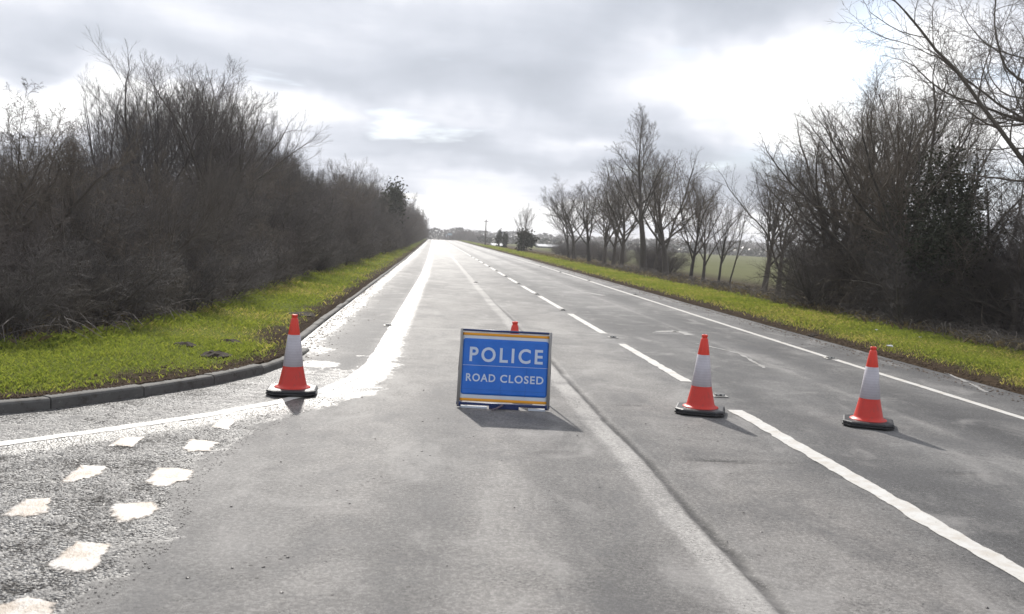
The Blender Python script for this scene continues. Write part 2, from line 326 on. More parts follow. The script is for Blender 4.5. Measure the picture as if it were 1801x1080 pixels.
trans(1205, 807, 1340, 815); trans(930, 797, 1030, 795, a=.7); trans(1340, 815, 1470, 812, a=.5); trans(1650, 831, 1760, 834, a=.6); trans(1075, 712, 1150, 715, a=.6)
dusty = np.clip(.45+.75*(1-sm(np.abs(X-.35), .5, 1.5))*sm(14-Y, -25, 8)+.5*(1-sm(np.abs(X-2.25), .1, .75))*sm(14-Y, -25, 6)+.35*rnd2(X, Y, 1.1, 50)-.5*sm(X, 2.6, 3.2), 0, 1)
trk = np.maximum.reduce([.9*(1-sm(np.abs(X-5.45), .1, .5)), .75*(1-sm(np.abs(X-3.5), .1, .5)), .6*sm(X, 6.3, 6.6), .75*(1-sm(np.abs(X-1.1), .0, .38))*sm(Y, 2, 4)*(1-sm(Y, 12, 22)), .8*(1-sm(np.abs(X+.35-.06*Y), .05, .45))*(1-sm(Y, 7, 12)), .8*(1-sm(np.abs(X-.95), .1, .4))*(1-sm(Y, 6, 9)),
                          .9*sm(-dk, .4, .7)*sm(dl, .05, .2)*sm(Y, 9.5, 12)])
hz = np.zeros_like(X)+crest(Y)-.012*crk*(bandv < .5)-.05*sm(Y, 300, 500)
hz += .004*rnd2(X, Y, 14, 60)*inside+.003*rnd2(X, Y, 25, 61)*inside
hz -= .02*sm(X, XR(Y)+.05, XR(Y)+.3)
road = link('road', mesh('road', np.stack([X, Y, hz], 1), Fq, m_road, True, attrs={'wet': wetv, 'band': bandv, 'crack': np.clip(crk, 0, 1), 'coarse': coarse, 'far': sm(Y, 12, 90), 'dusty': dusty, 'track': np.clip(trk, 0, 1)}))
meta(road, kind='structure')

# painted markings: sheets 4-6 mm proud of the road with worn, ragged edges ---
def paint(name, col, rough, spec, wear, bump=.4):
    m, n = material(name); co = n.add('ShaderNodeTexCoord').outputs['Object']
    a, b, c3 = n.noise(co, 7, 5, .65), n.noise(co, 60, 3, .7), n.noise(co, 22, 4, .7)
    c = n.mix(n.ramp(a, .35, .75), col, tuple(x*.80*y for x, y in zip(col, (1, .93, .85))))
    c = n.mix(n.ramp(c3, .66-wear*.2, .80-wear*.1, 0, .8), c, (.15, .145, .14)); c = n.mix(n.ramp(b, .6, .8, 0, .35), c, (.2, .19, .18))
    n.l.new(c, n.b.inputs['Base Color']); n.b.inputs['Roughness'].default_value = rough; n.b.inputs['Specular IOR Level'].default_value = spec
    bp = n.add('ShaderNodeBump', i_Strength=bump, i_Distance=.006, i_Height=n.m('ADD', b, c3)); n.l.new(bp.outputs[0], n.b.inputs['Normal']); return m
m_paint = paint('white_road_paint', (.62, .61, .585), .6, .25, .35)
m_edge = paint('white_edge_line_paint', (.60, .59, .565), .5, .5, .3)
m_cream = paint('cream_thermoplastic', (.40, .335, .275), .48, .42, .5, 1.0)
m_faded = paint('faded_road_paint', (.36, .355, .345), .6, .25, .8)
def ribbon(name, pts, w, mat, z=.004, step=.05, rag=.012, parent=road, seed=0):
    pts = np.array(pts, float); seg = np.hypot(*np.diff(pts, axis=0).T); s_ = np.concatenate([[0], np.cumsum(seg)])
    stp = []; q = 0
    while q < s_[-1]:
        stp.append(q); yy = np.interp(q, s_, pts[:, 1]); q += step*(1 if yy < 20 else (4 if yy < 60 else 30))
    stp.append(s_[-1]); stp = np.array(stp)
    px_, py_ = np.interp(stp, s_, pts[:, 0]), np.interp(stp, s_, pts[:, 1]); tx, ty = np.gradient(px_), np.gradient(py_); L = np.hypot(tx, ty); nx_, ny_ = ty/L, -tx/L
    r = np.random.default_rng(seed); sm_ = lambda q: np.convolve(np.pad(q, 2, 'edge'), [.1, .25, .3, .25, .1], 'valid'); a = w/2+sm_(r.normal(0, rag, len(stp)))*1.3+r.normal(0, rag*.25, len(stp)); b = w/2+sm_(r.normal(0, rag, len(stp)))*1.3+r.normal(0, rag*.25, len(stp)); zz = z+crest(py_)
    V = np.concatenate([np.stack([px_-nx_*a, py_-ny_*a, zz], 1), np.stack([px_+nx_*b, py_+ny_*b, zz], 1)]); k = len(stp); i = np.arange(k-1)
    me = mesh(name, V, np.stack([i, i+k, i+k+1, i+1], 1), mat); 
    return link(name, me, parent)
ribbon('side_road_edge_line', LINE[2:], .12, m_edge, rag=.008)
dash = [(3.2, 9.25), (11.11, 15.06), (16.68, 20.9), (22.37, 27.0)]+[(28.3+6*k, 32.4+6*k) for k in range(44)]
for i, (a, b) in enumerate(dash): ribbon('centre_line_dash', [(3.07+(0.03 if a < 10 else 0), a), (3.07, b)], .135 if a > 10 else .15, m_paint, rag=.011 if a < 12 else .005, seed=i)
ribbon('right_edge_line', [(6.15, 3), (6.15, 14), (6.2, 20), (6.45, 40), (6.6, 60), (6.6, 430)], .11, m_paint, rag=.004, seed=77)
for k, (px, py, qx, qy) in enumerate(((1655, 652, 1700, 672), (1705, 674, 1735, 690), (1560, 622, 1600, 636), (1400, 574, 1470, 597), (1478, 600, 1540, 617))):   # crumbling pale strip at the road edge
    ribbon('worn_margin_mark', [at(px, py), at(qx, qy)], .05, m_faded, rag=.012, seed=k)
for k, (pts) in enumerate((((1155, 584), (1190, 582), (1215, 590)), ((1000, 512), (1035, 515), (1062, 520)), ((1225, 604), (1300, 622), (1345, 648)))):
    ribbon('faded_arrow_mark', [at(*p) for p in pts], .16 if k < 2 else .05, m_faded, rag=.02, seed=k)
# worn give way marks, thick cream slabs
GW = [[(105, 848), (141, 818), (192, 820), (176, 837), (123, 850)], [(250, 852), (275, 822), (345, 826), (335, 845), (290, 858)],
      [(0, 908), (45, 878), (92, 876), (88, 903), (45, 911)], [(188, 893), (205, 886), (272, 882), (285, 893), (262, 912), (205, 921)],
      [(76, 998), (132, 952), (200, 955), (165, 1008), (120, 1011)], [(-20, 1068), (50, 1047), (105, 1062), (92, 1088), (-20, 1092)],
      [(190, 785), (215, 768), (258, 768), (232, 788)], [(318, 790), (335, 772), (387, 778), (370, 795), (330, 796)], [(368, 752), (385, 738), (418, 738), (402, 756)]]
for k, P in enumerate(GW):
    P = [Vector((*at(*p), 0)) for p in P]; r = random.Random(k); ringp = []
    for a, b in zip(P, P[1:]+P[:1]):
        nseg = max(2, int((b-a).length/.035))
        for i in range(nseg): q = a.lerp(b, i/nseg); ringp.append(q+Vector((r.gauss(0, .004), r.gauss(0, .005), 0)))
    cen = sum(ringp, Vector())/len(ringp); nr = len(ringp)
    v = [(p.x+(p.x-cen.x)*.08, p.y+(p.y-cen.y)*.08, .002) for p in ringp]+[(p.x+(cen.x-p.x)*.30, p.y+(cen.y-p.y)*.30, .0075+r.uniform(-.001, .001)) for p in ringp]+[(cen.x, cen.y, .008)]
    f = [(i, (i+1) % nr, nr+(i+1) % nr, nr+i) for i in range(nr)]+[(nr+i, nr+(i+1) % nr, 2*nr) for i in range(nr)]
    link('give_way_mark', mesh('give_way_mark', v, f, m_cream, attrs={'e': [0]*nr+[.8]*nr+[1]}), road)
nd = NT(m_cream.node_tree); bs = nd.n['Principled BSDF'].inputs['Base Color']; src = bs.links[0].from_socket; cq = nd.add('ShaderNodeTexCoord').outputs['Object']; nd.l.new(nd.mix(nd.ramp(nd.noise(cq, 5.5, 4, .6), .42, .62, 0, .7), src, (.56, .54, .52)), bs); cq = nd.add('ShaderNodeTexCoord').outputs['Object']; oo_ = [x for x in nd.n if x.bl_idname == 'ShaderNodeOutputMaterial'][0]
al = nd.m('ADD', nd.attr('e'), nd.m('MULTIPLY', nd.m('SUBTRACT', nd.m('ADD', nd.m('MULTIPLY', nd.noise(cq, 11, 4, .6), .55), nd.m('MULTIPLY', nd.noise(cq, 60, 3, .7), .45)),   .5), 2.3))
ms_ = nd.add('ShaderNodeMixShader', i_0=nd.ramp(al, .16, .60)); tb = nd.add('ShaderNodeBsdfTransparent'); nd.l.new(tb.outputs[0], ms_.inputs[1]); nd.l.new(nd.n['Principled BSDF'].outputs[0], ms_.inputs[2]); nd.l.new(ms_.outputs[0], oo_.inputs[0])

# ---------------------------------------------------------------- kerb
m_kerb = simple('weathered_concrete', (.125, .12, .112), .8, .3, .35, 6, .5, 120)
q = NT(m_kerb.node_tree); cq = q.add('ShaderNodeTexCoord').outputs['Object']; bs = q.n['Principled BSDF'].inputs['Base Color']; src = bs.links[0].from_socket
st = q.mix(q.ramp(q.noise(cq, 9, 5, .75), .48, .68, 0, .75), src, (.055, .045, .034)); st = q.mix(q.ramp(q.noise(cq, 28, 4, .7), .58, .72, 0, .5), st, (.27, .26, .24)); q.l.new(st, bs)
kerb = bpy.data.objects.new('kerb', None); C.objects.link(kerb); meta(kerb, kind='structure')
def kerbstone(p, q, h, w=.13, parent=kerb, z0=-.06):
    a, b = Vector((*p, 0)), Vector((*q, 0)); d_ = (b-a); L = d_.length; d_.normalize(); nn = Vector((-d_.y, d_.x, 0)); g_ = .006
    r = random.uniform(-.008, .008); prof = [(0, z0), (0, h-.022+r), (.012, h-.006+r), (.028, h+r), (w, h+r), (w, z0)]
    v = []
    for s_ in (g_, L-g_):
        for (o_, z) in prof: v.append(a+d_*s_+nn*o_+Vector((0, 0, z+float(crest(a.y)))))
    k = len(prof); f = [(i, i+1, k+i+1, k+i) for i in range(k-1)]+[tuple(range(k-1, -1, -1)), tuple(range(k, 2*k))]
    return link('kerbstone', mesh('kerbstone', v, f, m_kerb), parent)
def walk(P, step):
    P = np.array(P, float); s_ = np.concatenate([[0], np.cumsum(np.hypot(*np.diff(P, axis=0).T))]); q = np.arange(0, s_[-1], step)
    return list(zip(np.interp(q, s_, P[:, 0]), np.interp(q, s_, P[:, 1])))
ks = walk([tuple(p) for p in KERB[2:14]], .915)
for i, (a, b) in enumerate(zip(ks[:-1], ks[1:])): kerbstone(a, b, .098 if b[1] < 11.2 else (.085 if b[1] < 12 else .05))
kerbstone(ks[-1], (-1.55, 12.7), .035)
for a, b in zip(*(lambda w: (w[:-1], w[1:]))(walk([(-1.80, 13.1), (-1.80, 17), (-1.74, 30), (-1.6, 60)], .915))): kerbstone(a, b, .045)
mb = MB(); far = walk([(-1.6, 60), (-1.5, 140), (-1.5, 330)], 5)
for a, b in zip(far[:-1], far[1:]): z = float(crest(a[1])); mb.box(a[0]-.12, a[0], a[1], b[1]-.02, z-.05, z+.045)
meta(mb.build('far_kerb_run', m_kerb, kerb), kind='stuff')

# ---------------------------------------------------------------- cones
m_blk = simple('black_rubber', (.028, .028, .03), .45, .5, .3, 30, .3, 80)
m_red = simple('red_cone_plastic', (.62, .035, .020), .42, .5, .12, 8, .1, 40)
m_tip = simple('bright_red_cone_top', (.75, .045, .022), .38, .5, .1, 8)
m_slv, n = material('reflective_sleeve'); co = n.add('ShaderNodeTexCoord').outputs['Object']
sp = n.add('ShaderNodeSeparateXYZ', i_0=co)
hx = n.m('FRACT', n.m('MULTIPLY', sp.outputs[2], 40)); c = n.mix(n.ramp(hx, .4, .6, 0, .35), (.52, .49, .53), (.62, .60, .63)); c = n.mix(n.ramp(n.noise(co, 9, 5, .6), .45, .8, 0, .5), c, (.33, .30, .31))
n.l.new(c, n.b.inputs['Base Color']); n.b.inputs['Roughness'].default_value = .35
for m_ in (m_red, m_tip):
    q = NT(m_.node_tree); cq = q.add('ShaderNodeTexCoord').outputs['Object']; bs = q.n['Principled BSDF'].inputs['Base Color']; src = bs.links[0].from_socket
    g_ = q.ramp(q.noise(q.vm('MULTIPLY', cq, (1, 1, .5)).outputs[0], 22, 5, .7), .52, .78, 0, .55); q.l.new(q.mix(g_, src, (.20, .05, .04)), bs)
def make_cone():
    r = bpy.data.objects.new('traffic_cone', None); C.objects.link(r)
    b = MB(); h = .235; ch = .075
    def octo(s_, z): q = s_-ch; return [(-q, -s_, z), (q, -s_, z), (s_, -q, z), (s_, q, z), (q, s_, z), (-q, s_, z), (-s_, q, z), (-s_, -q, z)]
    lv = [octo(h-.012, 0.008), octo(h, .014), octo(h, .026), octo(h-.012, .030), octo(h-.012, .033), octo(h-.004, .037), octo(h-.006, .050), octo(h-.02, .057)]
    v = sum(lv, []); f = []
    for k in range(len(lv)-1):
        for i in range(8): f.append((k*8+i, k*8+(i+1) % 8, k*8+8+(i+1) % 8, k*8+8+i))
    f += [tuple(range(7, -1, -1)), tuple(range(len(v)-8, len(v)))]; b.add(v, f)
    for sx_ in (-1, 1):
        for sy_ in (-1, 1): b.box(sx_*.15-.035, sx_*.15+.035, sy_*.15-.035, sy_*.15+.035, 0, .009)
    b.build('base', m_blk, r)
    b = MB(); b.lathe([(.172, .058), (.170, .064), (.150, .070), (.138, .080), (.132, .095), (.096, .262), (.0945, .268)], 36, cap=False); b.build('lower_cone', m_red, r, True)
    b = MB(); b.lathe([(.092, .262), (.0975, .266), (.0595, .566), (.054, .570)], 36, cap=False); b.build('reflective_sleeve', m_slv, r, True)
    b = MB(); b.lathe([(.0565, .560), (.0575, .568), (.034, .715), (.0305, .722), (.0255, .727), (.0250, .735), (.029, .741), (.0295, .752), (.027, .760), (.017, .762), (.015, .745)], 30); b.build('upper_cone', m_tip, r, True)
    return r
def copy_tree(o, parent=None):
    c_ = o.copy(); C.objects.link(c_); c_.parent = parent
    for ch in o.children: copy_tree(ch, c_)
    return c_
cone = make_cone(); G = 'red and white traffic cones across the road'
spots = [((514, 692), 3, 'red and white cone on the wet edge line, left of the blue sign'), ((1231, 726), -19, 'red and white cone on the centre line, just right of the blue sign'),
         ((1526, 748), -24, 'red and white cone standing in the right lane, farthest right of the row'), (None, 10, 'cone behind the blue sign, only its red top showing above')]
for i, (p, rz, lab) in enumerate(spots):
    o = cone if i == 0 else copy_tree(cone)
    x, y = at(*p) if p else (.86, 9.62)
    if i == 2: o.scale = (.98, .98, .98)
    o.location = (x, y, .006 if i == 0 else .002); o.rotation_euler = (0, 0, math.radians(rz)); meta(o, lab, 'traffic cone', G)

# ---------------------------------------------------------------- police sign
def flat(name, col, rough=.5, spec=.4): return simple(name, col, rough, spec, .06, 14)
m_blue, n = material('blue_reflective_fabric'); co = n.add('ShaderNodeTexCoord').outputs['Object']
c = n.mix(n.noise(co, 10, 5, .6), (.008, .125, .56), (.018, .19, .70)); c = n.mix(n.ramp(n.noise(co, 70, 3, .6), .6, .8, 0, .25), c, (.12, .25, .6)); n.l.new(c, n.b.inputs['Base Color'])
n.b.inputs['Roughness'].default_value = .42
bp = n.add('ShaderNodeBump', i_Strength=.35, i_Distance=.02, i_Height=n.noise(co, 5, 4, .5)); n.l.new(bp.outputs[0], n.b.inputs['Normal'])
m_white = flat('white_reflective_fabric', (.66, .70, .76)); m_orange = flat('orange_fabric', (.85, .36, .02)); m_navy = flat('navy_frame', (.018, .035, .13), .4)
m_grey = flat('grey_fibreglass_pole', (.30, .29, .28), .5); m_let = flat('white_lettering', (.62, .70, .84)); m_strap = flat('grey_purple_strap', (.16, .12, .15), .7)
sign = bpy.data.objects.new('police_road_sign', None); C.objects.link(sign)
meta(sign, 'blue folding sign reading POLICE ROAD CLOSED standing on the road', 'road sign')
U = .86/810; Wd = .86
bl, br = at(803, 716), at(965, 724)
sign.location = ((bl[0]+br[0])/2, (bl[1]+br[1])/2, 0); sign.rotation_euler = (0, 0, math.atan2(br[1]-bl[1], br[0]-bl[0]))
LEAN = math.radians(9); ZB = .028; HT = .70
sag = lambda u: 0
def SP(x, h, o=0.0):                                    # a point of the leaning face: x across, h up the slope, o proud of it
    return (x, h*math.sin(LEAN)-o*math.cos(LEAN), ZB+h*math.cos(LEAN)+o*math.sin(LEAN))
def wob(x, h): return .004*math.sin(x*13+1)*math.sin(h*9)+.0025*math.sin(x*31+h*17)
def sheet(name, x0, x1, h0, h1, o, mat, parent, nx=28, nh=18, thick=.0015, round_=0.0):
    v = []; f = []
    for j in range(nh+1):
        for i in range(nx+1):
            x = x0+(x1-x0)*i/nx; h = h0+(h1-h0)*j/nh
            if round_:                                   # pull the corners in
                ex, eh = min(x-x0, x1-x), min(h-h0, h1-h)
                if ex < round_ and eh < round_:
                    dd_ = math.hypot(round_-ex, round_-eh)
                    if dd_ > round_: k = round_/dd_; nex, neh = round_-(round_-ex)*k, round_-(round_-eh)*k; x = x0+nex if x-x0 < x1-x else x1-nex; h = h0+neh if h-h0 < h1-h else h1-neh
            v.append(SP(x, h, o+wob(x, h)))
    n0 = len(v); w_ = nx+1
    for j in range(nh+1):
        for i in range(nx+1):
            p = Vector(v[j*w_+i]); v.append(tuple(p+Vector((0, math.cos(LEAN), -math.sin(LEAN)))*thick))
    for j in range(nh):
        for i in range(nx): a = j*w_+i; f.append((a, a+1, a+w_+1, a+w_)); f.append((n0+a, n0+a+w_, n0+a+w_+1, n0+a+1))
    for i in range(nx): f += [(i, n0+i, n0+i+1, i+1), (nh*w_+i, nh*w_+i+1, n0+nh*w_+i+1, n0+nh*w_+i)]
    for j in range(nh): f += [(j*w_, (j+1)*w_, n0+(j+1)*w_, n0+j*w_), (j*w_+nx, n0+j*w_+nx, n0+(j+1)*w_+nx, (j+1)*w_+nx)]
    return link(name, mesh(name, v, f, mat, True), parent)
sheet('white_panel', -.412, .412, .040, HT-.018, .003, m_white, sign, thick=.002)
op = sheet('orange_stripe', -.410, .410, HT-.048, HT-.024, .0055, m_orange, sign, 28, 3); sheet('orange_stripe', -.410, .410, .036, .062, .0055, m_orange, sign, 28, 3)
blue_p = sheet('blue_panel', -.400, .404, .098, HT-.078, .006, m_blue, sign, 40, 26, round_=.022)
mb = MB(); mb.tube(SP(-.43, HT, 0), SP(.43, HT, 0), .0115, 10); mb.build('top_bar', m_navy, sign, True)
mb = MB(); mb.tube(SP(-.437, .012, 0), SP(.437, .012, 0), .0135, 10); mb.build('bottom_bar', m_navy, sign, True)
mb = MB(); mb.box(-.13, .15, -.012, .030, .004, .05); mb.build('bottom_hinge_plate', m_navy, sign)
for x0, x1 in ((-.405, -.15), (.24, .40)):
    mb = MB(); mb.box(x0, x1, -.006, .016, .000, .018); mb.build('white_foot', m_white, sign)
for s_ in (-1, 1):
    mb = MB(); mb.tube(SP(s_*.417, -.012, .014), SP(s_*.417, HT+.01, .014), .0115, 10); mb.build('front_pole', m_grey, sign, True)
    mb = MB(); mb.tube(SP(s_*.425, HT-.01, -.02), (s_*.425, .42, .006), .009, 8); mb.build('rear_leg', m_grey, sign, True)
    mb = MB(); mb.tube(SP(s_*.412, -.018, .006), SP(s_*.412, .03, .006), .019, 8); mb.build('foot_cap', m_navy, sign, True)
    mb = MB(); mb.tube(SP(s_*.428, .0, .0), SP(s_*.428, .32, 0.0), .008, 8); mb.tube(SP(s_*.428, .32, 0), SP(s_*.418, HT, 0), .008, 8); mb.build('side_strut', m_grey, sign, True)
sheet('back_panel', -.40, .40, .04, HT-.015, -.001, flat('grey_back_fabric', (.2, .2, .21), .8), sign, 10, 8)
mb = MB(); pts = [(.0, -.02, .046), (-.03, -.05, .030), (-.075, -.075, .010), (-.10, -.08, .006)]
for a, b in zip(pts[:-1], pts[1:]): mb.tube(a, b, .010, 6)
mb.build('loose_strap', m_strap, sign, True)
def lettering(txt, x0, width, hbase, cap, thickv, space):
    cu = bpy.data.curves.new('t', 'FONT'); cu.body = txt; cu.size = 1; cu.space_character = space; cu.offset = thickv; cu.resolution_u = 4
    ob = bpy.data.objects.new('t', cu); C.objects.link(ob); dg = bpy.context.evaluated_depsgraph_get(); dg.update()
    me = bpy.data.meshes.new_from_object(ob.evaluated_get(dg)); bpy.data.objects.remove(ob)
    co_ = np.array([v.co[:] for v in me.vertices]); mn, mx = co_.min(0), co_.max(0)
    q = (co_-mn)/(mx[:3]-mn[:3]+1e-9); q = q[:, :2]
    for v, (a, b) in zip(me.vertices, q): x = x0+a*width; h = hbase+b*cap; v.co = SP(x, h, .0085+wob(x, h))
    me.materials.clear(); me.materials.append(m_let)
    return link('lettering', me, blue_p)
lx = lambda u: (u/800-.5)*.86
lettering('POLICE', lx(89), 640*.86/800, HT-277*U, 131*U, .022, 1.3); lettering('ROAD', lx(67), 256*.86/800, HT-452*U, 70*U, .020, 1.15); lettering('CLOSED', lx(365), 378*.86/800, HT-452*U, 70*U, .020, 1.15)
mb = MB()
v = []; f = []
for i in range(33):
    x = lx(33)+(lx(775)-lx(33))*i/32
    for hh in (HT-311*U, HT-308*U): v.append(SP(x, hh, .0082+wob(x, hh)))
mb.add(v, [(2*i, 2*i+2, 2*i+3, 2*i+1) for i in range(32)]); mb.build('divider_line', m_let, blue_p)
m_crease = flat('crease_shade', (.02, .12, .42)); mb = MB()  # fold creases of the fabric, their shade put in as darker blue strips
for (xa, ha, xb, hb) in ((34, 520, 774, 522), (370, 322, 372, 570), (592, 322, 586, 570)):
    v = []; hor = abs(xb-xa) > 10
    for i in range(25):
        x, h = lx(xa+(xb-xa)*i/24), HT-(ha+(hb-ha)*i/24)*U
        for k in (-1, 1): xx, hh = (x, h+k*.0012) if hor else (x+k*.0012, h); v.append(SP(xx, hh, .0078+wob(xx, hh)))
    mb.add(v, [(2*i, 2*i+2, 2*i+3, 2*i+1) for i in range(24)])
mb.build('crease_line', m_crease, blue_p)

# ---------------------------------------------------------------- road studs
m_stud = simple('grey_stud_rubber', (.10, .10, .10), .6, .5, .3, 60); m_glass = simple('stud_reflector', (.75, .76, .72), .15, .8, .1, 60)
m_metal = simple('worn_stud_iron', (.30, .29, .27), .45, .6, .3, 60, metal=.3)
def make_stud():
    r = bpy.data.objects.new('road_stud', None); C.objects.link(r)
    b = MB(); b.box(-.08, .08, -.10, .10, .002, .012, b=.003); b.build('casting', m_metal, r)
    b = MB(); b.box(-.05, .05, -.055, .055, .0145, .032, b=.006); b.build('rubber_insert', m_stud, r)
    for s_ in (-1, 1): b = MB(); b.box(s_*.025-.012, s_*.025+.012, -.060, -.0555, .018, .028); b.build('reflector', m_glass, r)
    return r
stud0 = make_stud(); used = False
sl_ = [(at(1265, 697), 'road stud beside the middle cone, right of the centre line gap'), (at(1078, 594), 'road stud in the second centre line gap, beyond the middle cone'), (at(990, 546), 'road stud in the third centre line gap, beyond the sign'),
       (at(683, 573), 'road stud set in the left lane beside the wet edge line'), (at(1460, 631), 'road stud outside the right edge line, behind the right cone'), (at(837, 497), 'road stud in the pale joint beyond the blue sign')]
sl_ += [((3.08, 27.8+6*k), 'small far road stud in a gap of the distant centre line') for k in range(9)]+[((6.45, 30+9*k), 'far road stud just outside the right edge line') for k in range(4)]
for i, (p, lab) in enumerate(sl_):
    o = stud0 if i == 0 else copy_tree(stud0); o.location = (p[0], p[1], 0); o.rotation_euler = (0, 0, math.radians((i*37) % 7-3)); meta(o, lab, 'road stud', 'road studs set along the lane lines')

# ---------------------------------------------------------------- small stones and litter
m_stone = simple('dark_road_chippings', (.05, .042, .038), .45, .6, .5, 90)
def scatter(name, pts, smin, smax, mat, squash=.6):
    n_ = len(pts); base = np.array([(1, 0, 0), (-.5, .8, 0), (-.6, -.7, 0), (0, 0, .9), (.5, .6, .4), (.1, -.9, .3)], float); T = np.array([(0, 1, 4), (1, 2, 3), (2, 0, 5), (0, 4, 3), (4, 1, 3), (0, 3, 5), (5, 3, 2)])
    s_ = rng.uniform(smin, smax, n_)**1; a = rng.uniform(0, 6.28, n_); ca, sa = np.cos(a), np.sin(a); B = base[None]*(1+rng.uniform(-.25, .25, (n_, 6, 3))); B[..., 2] *= squash; B = B*s_[:, None, None]
    Xv = B[..., 0]*ca[:, None]-B[..., 1]*sa[:, None]+pts[:, 0:1]; Yv = B[..., 0]*sa[:, None]+B[..., 1]*ca[:, None]+pts[:, 1:2]; Zv = B[..., 2]+pts[:, 2:3]
    V = np.stack([Xv, Yv, Zv], -1).reshape(-1, 3); Fx = (T[None]+6*np.arange(n_)[:, None, None]).reshape(-1, 3)
    return meta(link(name, mesh(name, V, Fx, mat)), kind='stuff')
P = np.stack([rng.uniform(-4.5, -.8, 26000), rng.uniform(3.4, 9.2, 26000), np.zeros(26000)+.001], 1); di = -sdist(WB, P[:, 0], P[:, 1]); dl_ = -sdist(LINE, P[:, 0], P[:, 1])
keep = (di > -.05+rng.exponential(.07, len(P))*0) & (dl_ > .12) & (rng.random(len(P)) < .75); meta(scatter('loose_chippings', P[keep], .003, .008, m_stone), 'dark loose stone chippings scattered on the broken wet tarmac', 'gravel')
P2 = np.stack([rng.uniform(-2.4, 3, 420), rng.uniform(3.6, 11, 420), np.zeros(420)+.001], 1); k2 = rng.random(420) < np.exp(-np.abs(sdist(WB, P2[:, 0], P2[:, 1]))*1.3)+.12
meta(scatter('scattered_grit', P2[k2], .004, .012, m_stone, .7), 'odd dark bits of grit lying on the dry tarmac', 'grit')
yy = np.concatenate([rng.uniform(11.5, 60, 2500)]); P3 = np.stack([-1.75+rng.exponential(.13, 2500), yy, np.full(2500, .001)], 1); m_leaf = simple('dead_leaf_litter', (.09, .06, .04), .7, .4, .6, 80)
meta(scatter('kerbside_debris', P3, .006, .022, m_leaf, .5), 'leaf and mud debris gathered along the left channel', 'debris')
yy = rng.uniform(9, 70, 2600); P4 = np.stack([XR(yy)-.02-rng.exponential(.13, 2600), yy, np.full(2600, .001)], 1)
meta(scatter('verge_edge_debris', P4, .006, .025, m_leaf, .5), 'mud crumbs and dead leaves along the right road edge', 'debris')

m_mud = simple('brown_mud_crumbs', (.075, .053, .036), .95, .05, .5, 40)
n_ = 5000; yy = np.concatenate([rng.uniform(6.2, 13, 3000), rng.uniform(13, 40, 2000)]); xx = rng.uniform(-7, -1.5, n_); dq = rng.exponential(.14, n_)+.12; kp = np.array(walk([tuple(p) for p in KERB[3:17]], .02)); pi_ = rng.integers(0, len(kp)-1, n_); pi_ = np.where(rng.random(n_) < .6, pi_ % 480, pi_)
tg_ = kp[pi_+1]-kp[pi_]; tg_ /= np.linalg.norm(tg_, axis=1)[:, None]; px_ = kp[pi_, 0]-tg_[:, 1]*dq; py_ = kp[pi_, 1]+tg_[:, 0]*dq
meta(scatter('mud_crumbs', np.stack([px_, py_, ground_z(px_, py_)], 1), .006, .024, m_mud, .7), 'brown mud crumbs along the back of the left kerb', 'mud')
yy = rng.uniform(9.5, 45, 4000); xx = XR(yy)+.1+rng.exponential(.2, 4000)
meta(scatter('mud_crumbs', np.stack([xx, yy, ground_z(xx, yy)], 1), .006, .026, m_mud, .7), 'brown mud crumbs along the right verge edge', 'mud')
# mole hills
m_soil = simple('dark_loose_soil', (.045, .035, .026), .95, .2, .5, 30, 1.0, 60)
ml = ['large dark mole hill nearest the kerb on the left verge', 'small low mole hill furthest left on the verge', 'flat dark mole hill just behind the largest one', 'broad dark soil patch on the verge directly behind the left cone', 'tiny soil heap on the right verge by the hedge foot']
for i, ((p, r_), lab) in enumerate(zip(MOLES, ml)):
    v = []; f = []; nr = 14; z0 = float(ground_z(np.array([p[0]]), np.array([p[1]]))[0])
    for k, (rr, zz) in enumerate(((1, -.02), (.85, .006), (.6, .030), (.3, .045))):
        for j in range(nr): a = 6.283*j/nr; q = 1+random.uniform(-.15, .15); v.append((math.cos(a)*rr*r_*q*1.25, math.sin(a)*rr*r_*q*1.3, (zz+random.uniform(-.01, .014))*min(1, r_/.15)))
    v.append((0, 0, .048*min(1, r_/.15)))
    for k in range(3):
        for j in range(nr): f.append((k*nr+j, k*nr+(j+1) % nr, k*nr+nr+(j+1) % nr, k*nr+nr+j))
    for j in range(nr): f.append((3*nr+j, 3*nr+(j+1) % nr, 4*nr))
    meta(link('mole_hill', mesh('mole_hill', v, f, m_soil, False), None, (p[0], p[1], z0)), lab, 'mole hill', 'mole hills on the verges')

# litter in the grass
m_lit = simple('white_litter', (.75, .76, .78), .5, .5, .1, 50)
for (px, py, s_, lab, nm) in ((1565, 606, .05, 'crumpled white litter on the right verge behind the right cone', 'paper'), (1541, 583, .035, 'small pale scrap in the right verge grass near the hedge', 'scrap'), (1619, 596, .03, 'pinkish scrap of litter at the upper edge of the right verge', 'scrap'),
                              (650, 452, .09, 'small white scrap at the foot of the left wood, far along the verge', 'scrap'), (1450, 664, .03, 'pale chip lying on tarmac at the right road edge', 'chip')):
    x, y = at(px, py, .15); z0 = float(ground_z(np.array([x]), np.array([y]))[0])+.03
    v = [(random.uniform(-1, 1)*s_*1.4, random.uniform(-1, 1)*s_, random.uniform(0, 1)*s_*.9) for _ in range(9)]
    f = [(0, 1, 2), (1, 2, 3), (2, 3, 4), (3, 4, 5), (4, 5, 6), (5, 6, 7), (6, 7, 8), (0, 3, 7)]
    meta(link('litter', mesh('litter', v, f, m_lit), None, (x, y, z0)), lab, 'litter')

